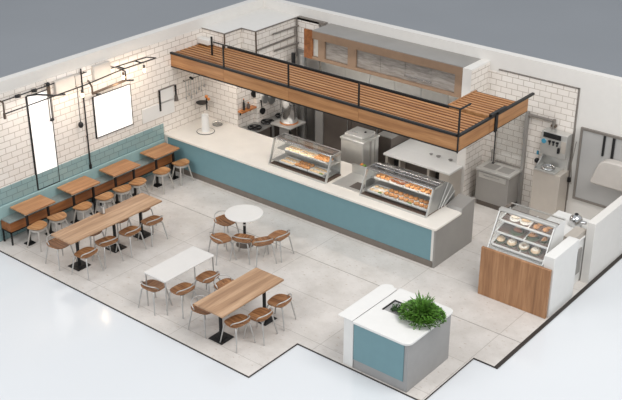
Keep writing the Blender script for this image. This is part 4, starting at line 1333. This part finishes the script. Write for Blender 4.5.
# ------------------------------------------------------------------ island kiosk with fern
t = thing('island_kiosk', 'white-topped island kiosk with teal front panel near the front floor corner', 'kiosk', (0, 0, 0))
MB().box(8.66, 9.78, -3.80, -2.50, 0.0, 0.95).build('body', 'kiosk_grey', t, 0.004)
MB().box(8.66, 9.70, -3.815, -3.80, 0.20, 0.95).build('front_panel', 'teal', t)
top = text_free_round([(8.66, -3.86), (9.82, -3.86), (9.82, -2.44), (8.66, -2.44)], [0, 0.16, 0.12, 0.0], 7)
MB().prism(top, 0.95, 1.0).build('worktop', 'corian', t, 0.012)
MB().prism(text_free_round([(8.42, -3.80), (8.64, -3.80), (8.64, -2.5), (8.42, -2.5)], [0.03, 0, 0, 0.1]), 0.0, 1.0).build('side_wing', 'corian', t, 0.006)
MB().prism(text_free_round([(8.34, -3.86), (8.656, -3.86), (8.656, -2.62), (8.52, -2.44), (8.34, -2.52)], [0.03, 0, 0.08, 0.08, 0.1]), 0.996, 1.008).build('wing_top', 'corian', t, 0.006)
s = MB().box(8.86, 9.18, -3.22, -2.88, 1.0, 1.003).build('inset_sink', 'kiosk_grey', t)
MB().box(8.83, 8.86, -3.235, -2.85, 1.0, 1.014).box(8.83, 9.195, -2.88, -2.85, 1.0, 1.014).build('sink_edge', 'black', s)
MB().lathe([(0.16, 1.0), (0.26, 1.02), (0.27, 1.06)], (9.53, -3.05, 0), 28).build('planter_ring', 'corian', t)


def leaf(mb, p, d, up, L, w, bend=0.3):
    side = d.cross(up)
    if side.length < 1e-3:
        side = Vector((1, 0, 0))
    side.normalize()
    q1 = p + d * L * 0.5 + up * L * bend * 0.25
    q2 = p + d * L - up * L * bend * 0.2
    n = d.cross(side).normalized() * 0.0015
    vs = [mb.bm.verts.new(v) for v in (p, q1 + side * w, q2, q1 - side * w)]
    mb.bm.faces.new((vs[0], vs[1], vs[2]))
    mb.bm.faces.new((vs[0], vs[2], vs[3]))


rn = random.Random(11)
t = thing('fern_plant', 'bushy green fern growing out of the island kiosk top', 'plant', (9.53, -3.05, 1.0))
MB().lathe([(0.2, 0.03), (0.25, 0.062), (0.1, 0.09)], seg=20).build('soil', 'soil', t)
mb = MB()
for k in range(120):
    az = rn.uniform(0, 2 * PI)
    el = rn.uniform(0.1, 1.35)
    L = rn.uniform(0.20, 0.34) * (0.85 + 0.15 * math.sin(el))
    d0 = Vector((math.cos(az) * math.cos(el), 0.8 * math.sin(az) * math.cos(el), math.sin(el)))
    p = Vector((rn.uniform(-0.1, 0.1), rn.uniform(-0.09, 0.09), 0.06))
    n = 11
    for i in range(n):
        f = i / n
        d = (d0 + Vector((0, 0, -1.1 * f * f * math.cos(el)))).normalized()
        q = p + d * (L / n)
        side = d.cross(Vector((0, 0, 1)))
        if side.length < 1e-3:
            side = Vector((1, 0, 0))
        side.normalize()
        upv = side.cross(d).normalized()
        ll = 0.055 * (math.sin(PI * min(1, f * 0.85 + 0.15)) * 0.9 + 0.15)
        for s_ in (-1, 1):
            leaf(mb, q, (side * s_ + d * 0.6 + upv * 0.15).normalized(), upv, ll, 0.012)
        p = q
    leaf(mb, p, d, upv, 0.05, 0.01)
for k in range(34):
    az = 2 * PI * k / 34 + rn.uniform(-0.1, 0.1)
    el = rn.uniform(0.35, 1.35)
    L = rn.uniform(0.30, 0.42)
    p = Vector((0.03 * math.cos(az), 0.03 * math.sin(az), 0.08))
    row = []
    for i in range(8):
        f = i / 7
        d = Vector((math.cos(az) * math.cos(el), 0.85 * math.sin(az) * math.cos(el), math.sin(el) - 0.9 * f * f * math.cos(el))).normalized()
        side = d.cross(Vector((0, 0, 1))).normalized()
        w = 0.024 * (1 - f * f) + 0.002
        up_ = side.cross(d)
        row.append([p - side * w + up_ * w * 0.5, p, p + side * w + up_ * w * 0.5])
        p = p + d * (L / 7)
    mb.quad_grid(row)
mb.build('fronds', 'leaf', t)
mb = MB()
for k in range(1500):
    az = rn.uniform(0, 2 * PI)
    rr = math.sqrt(rn.random())
    hgt = (1 - rr * rr) ** 0.5
    p = Vector((0.40 * rr * math.cos(az), 0.33 * rr * math.sin(az), 0.05 + 0.20 * hgt * rn.uniform(0.5, 1.0)))
    d = Vector((math.cos(az) + rn.uniform(-.6, .6), math.sin(az) + rn.uniform(-.6, .6), rn.uniform(-0.1, 0.9))).normalized()
    leaf(mb, p, d, Vector((0, 0, 1)), rn.uniform(0.04, 0.075), rn.uniform(0.013, 0.022))
mb.build('undergrowth', 'leaf', t)
t = thing('herb_sprig', 'small dark green sprig lying in the inset sink of the island kiosk', 'plant', (9.05, -3.10, 1.003))
mb = MB()
for k in range(190):
    az = rn.uniform(0, 2 * PI)
    rr = 0.10 * math.sqrt(rn.random())
    p = Vector((rr * math.cos(az), rr * math.sin(az), 0.0 + 0.08 * rn.random()))
    d = Vector((rn.uniform(-1, 1), rn.uniform(-1, 1), rn.uniform(0, 0.9))).normalized()
    leaf(mb, p, d, Vector((0, 0, 1)), rn.uniform(0.03, 0.05), rn.uniform(0.01, 0.016))
mb.build('leaves', 'leaf_dark', t)
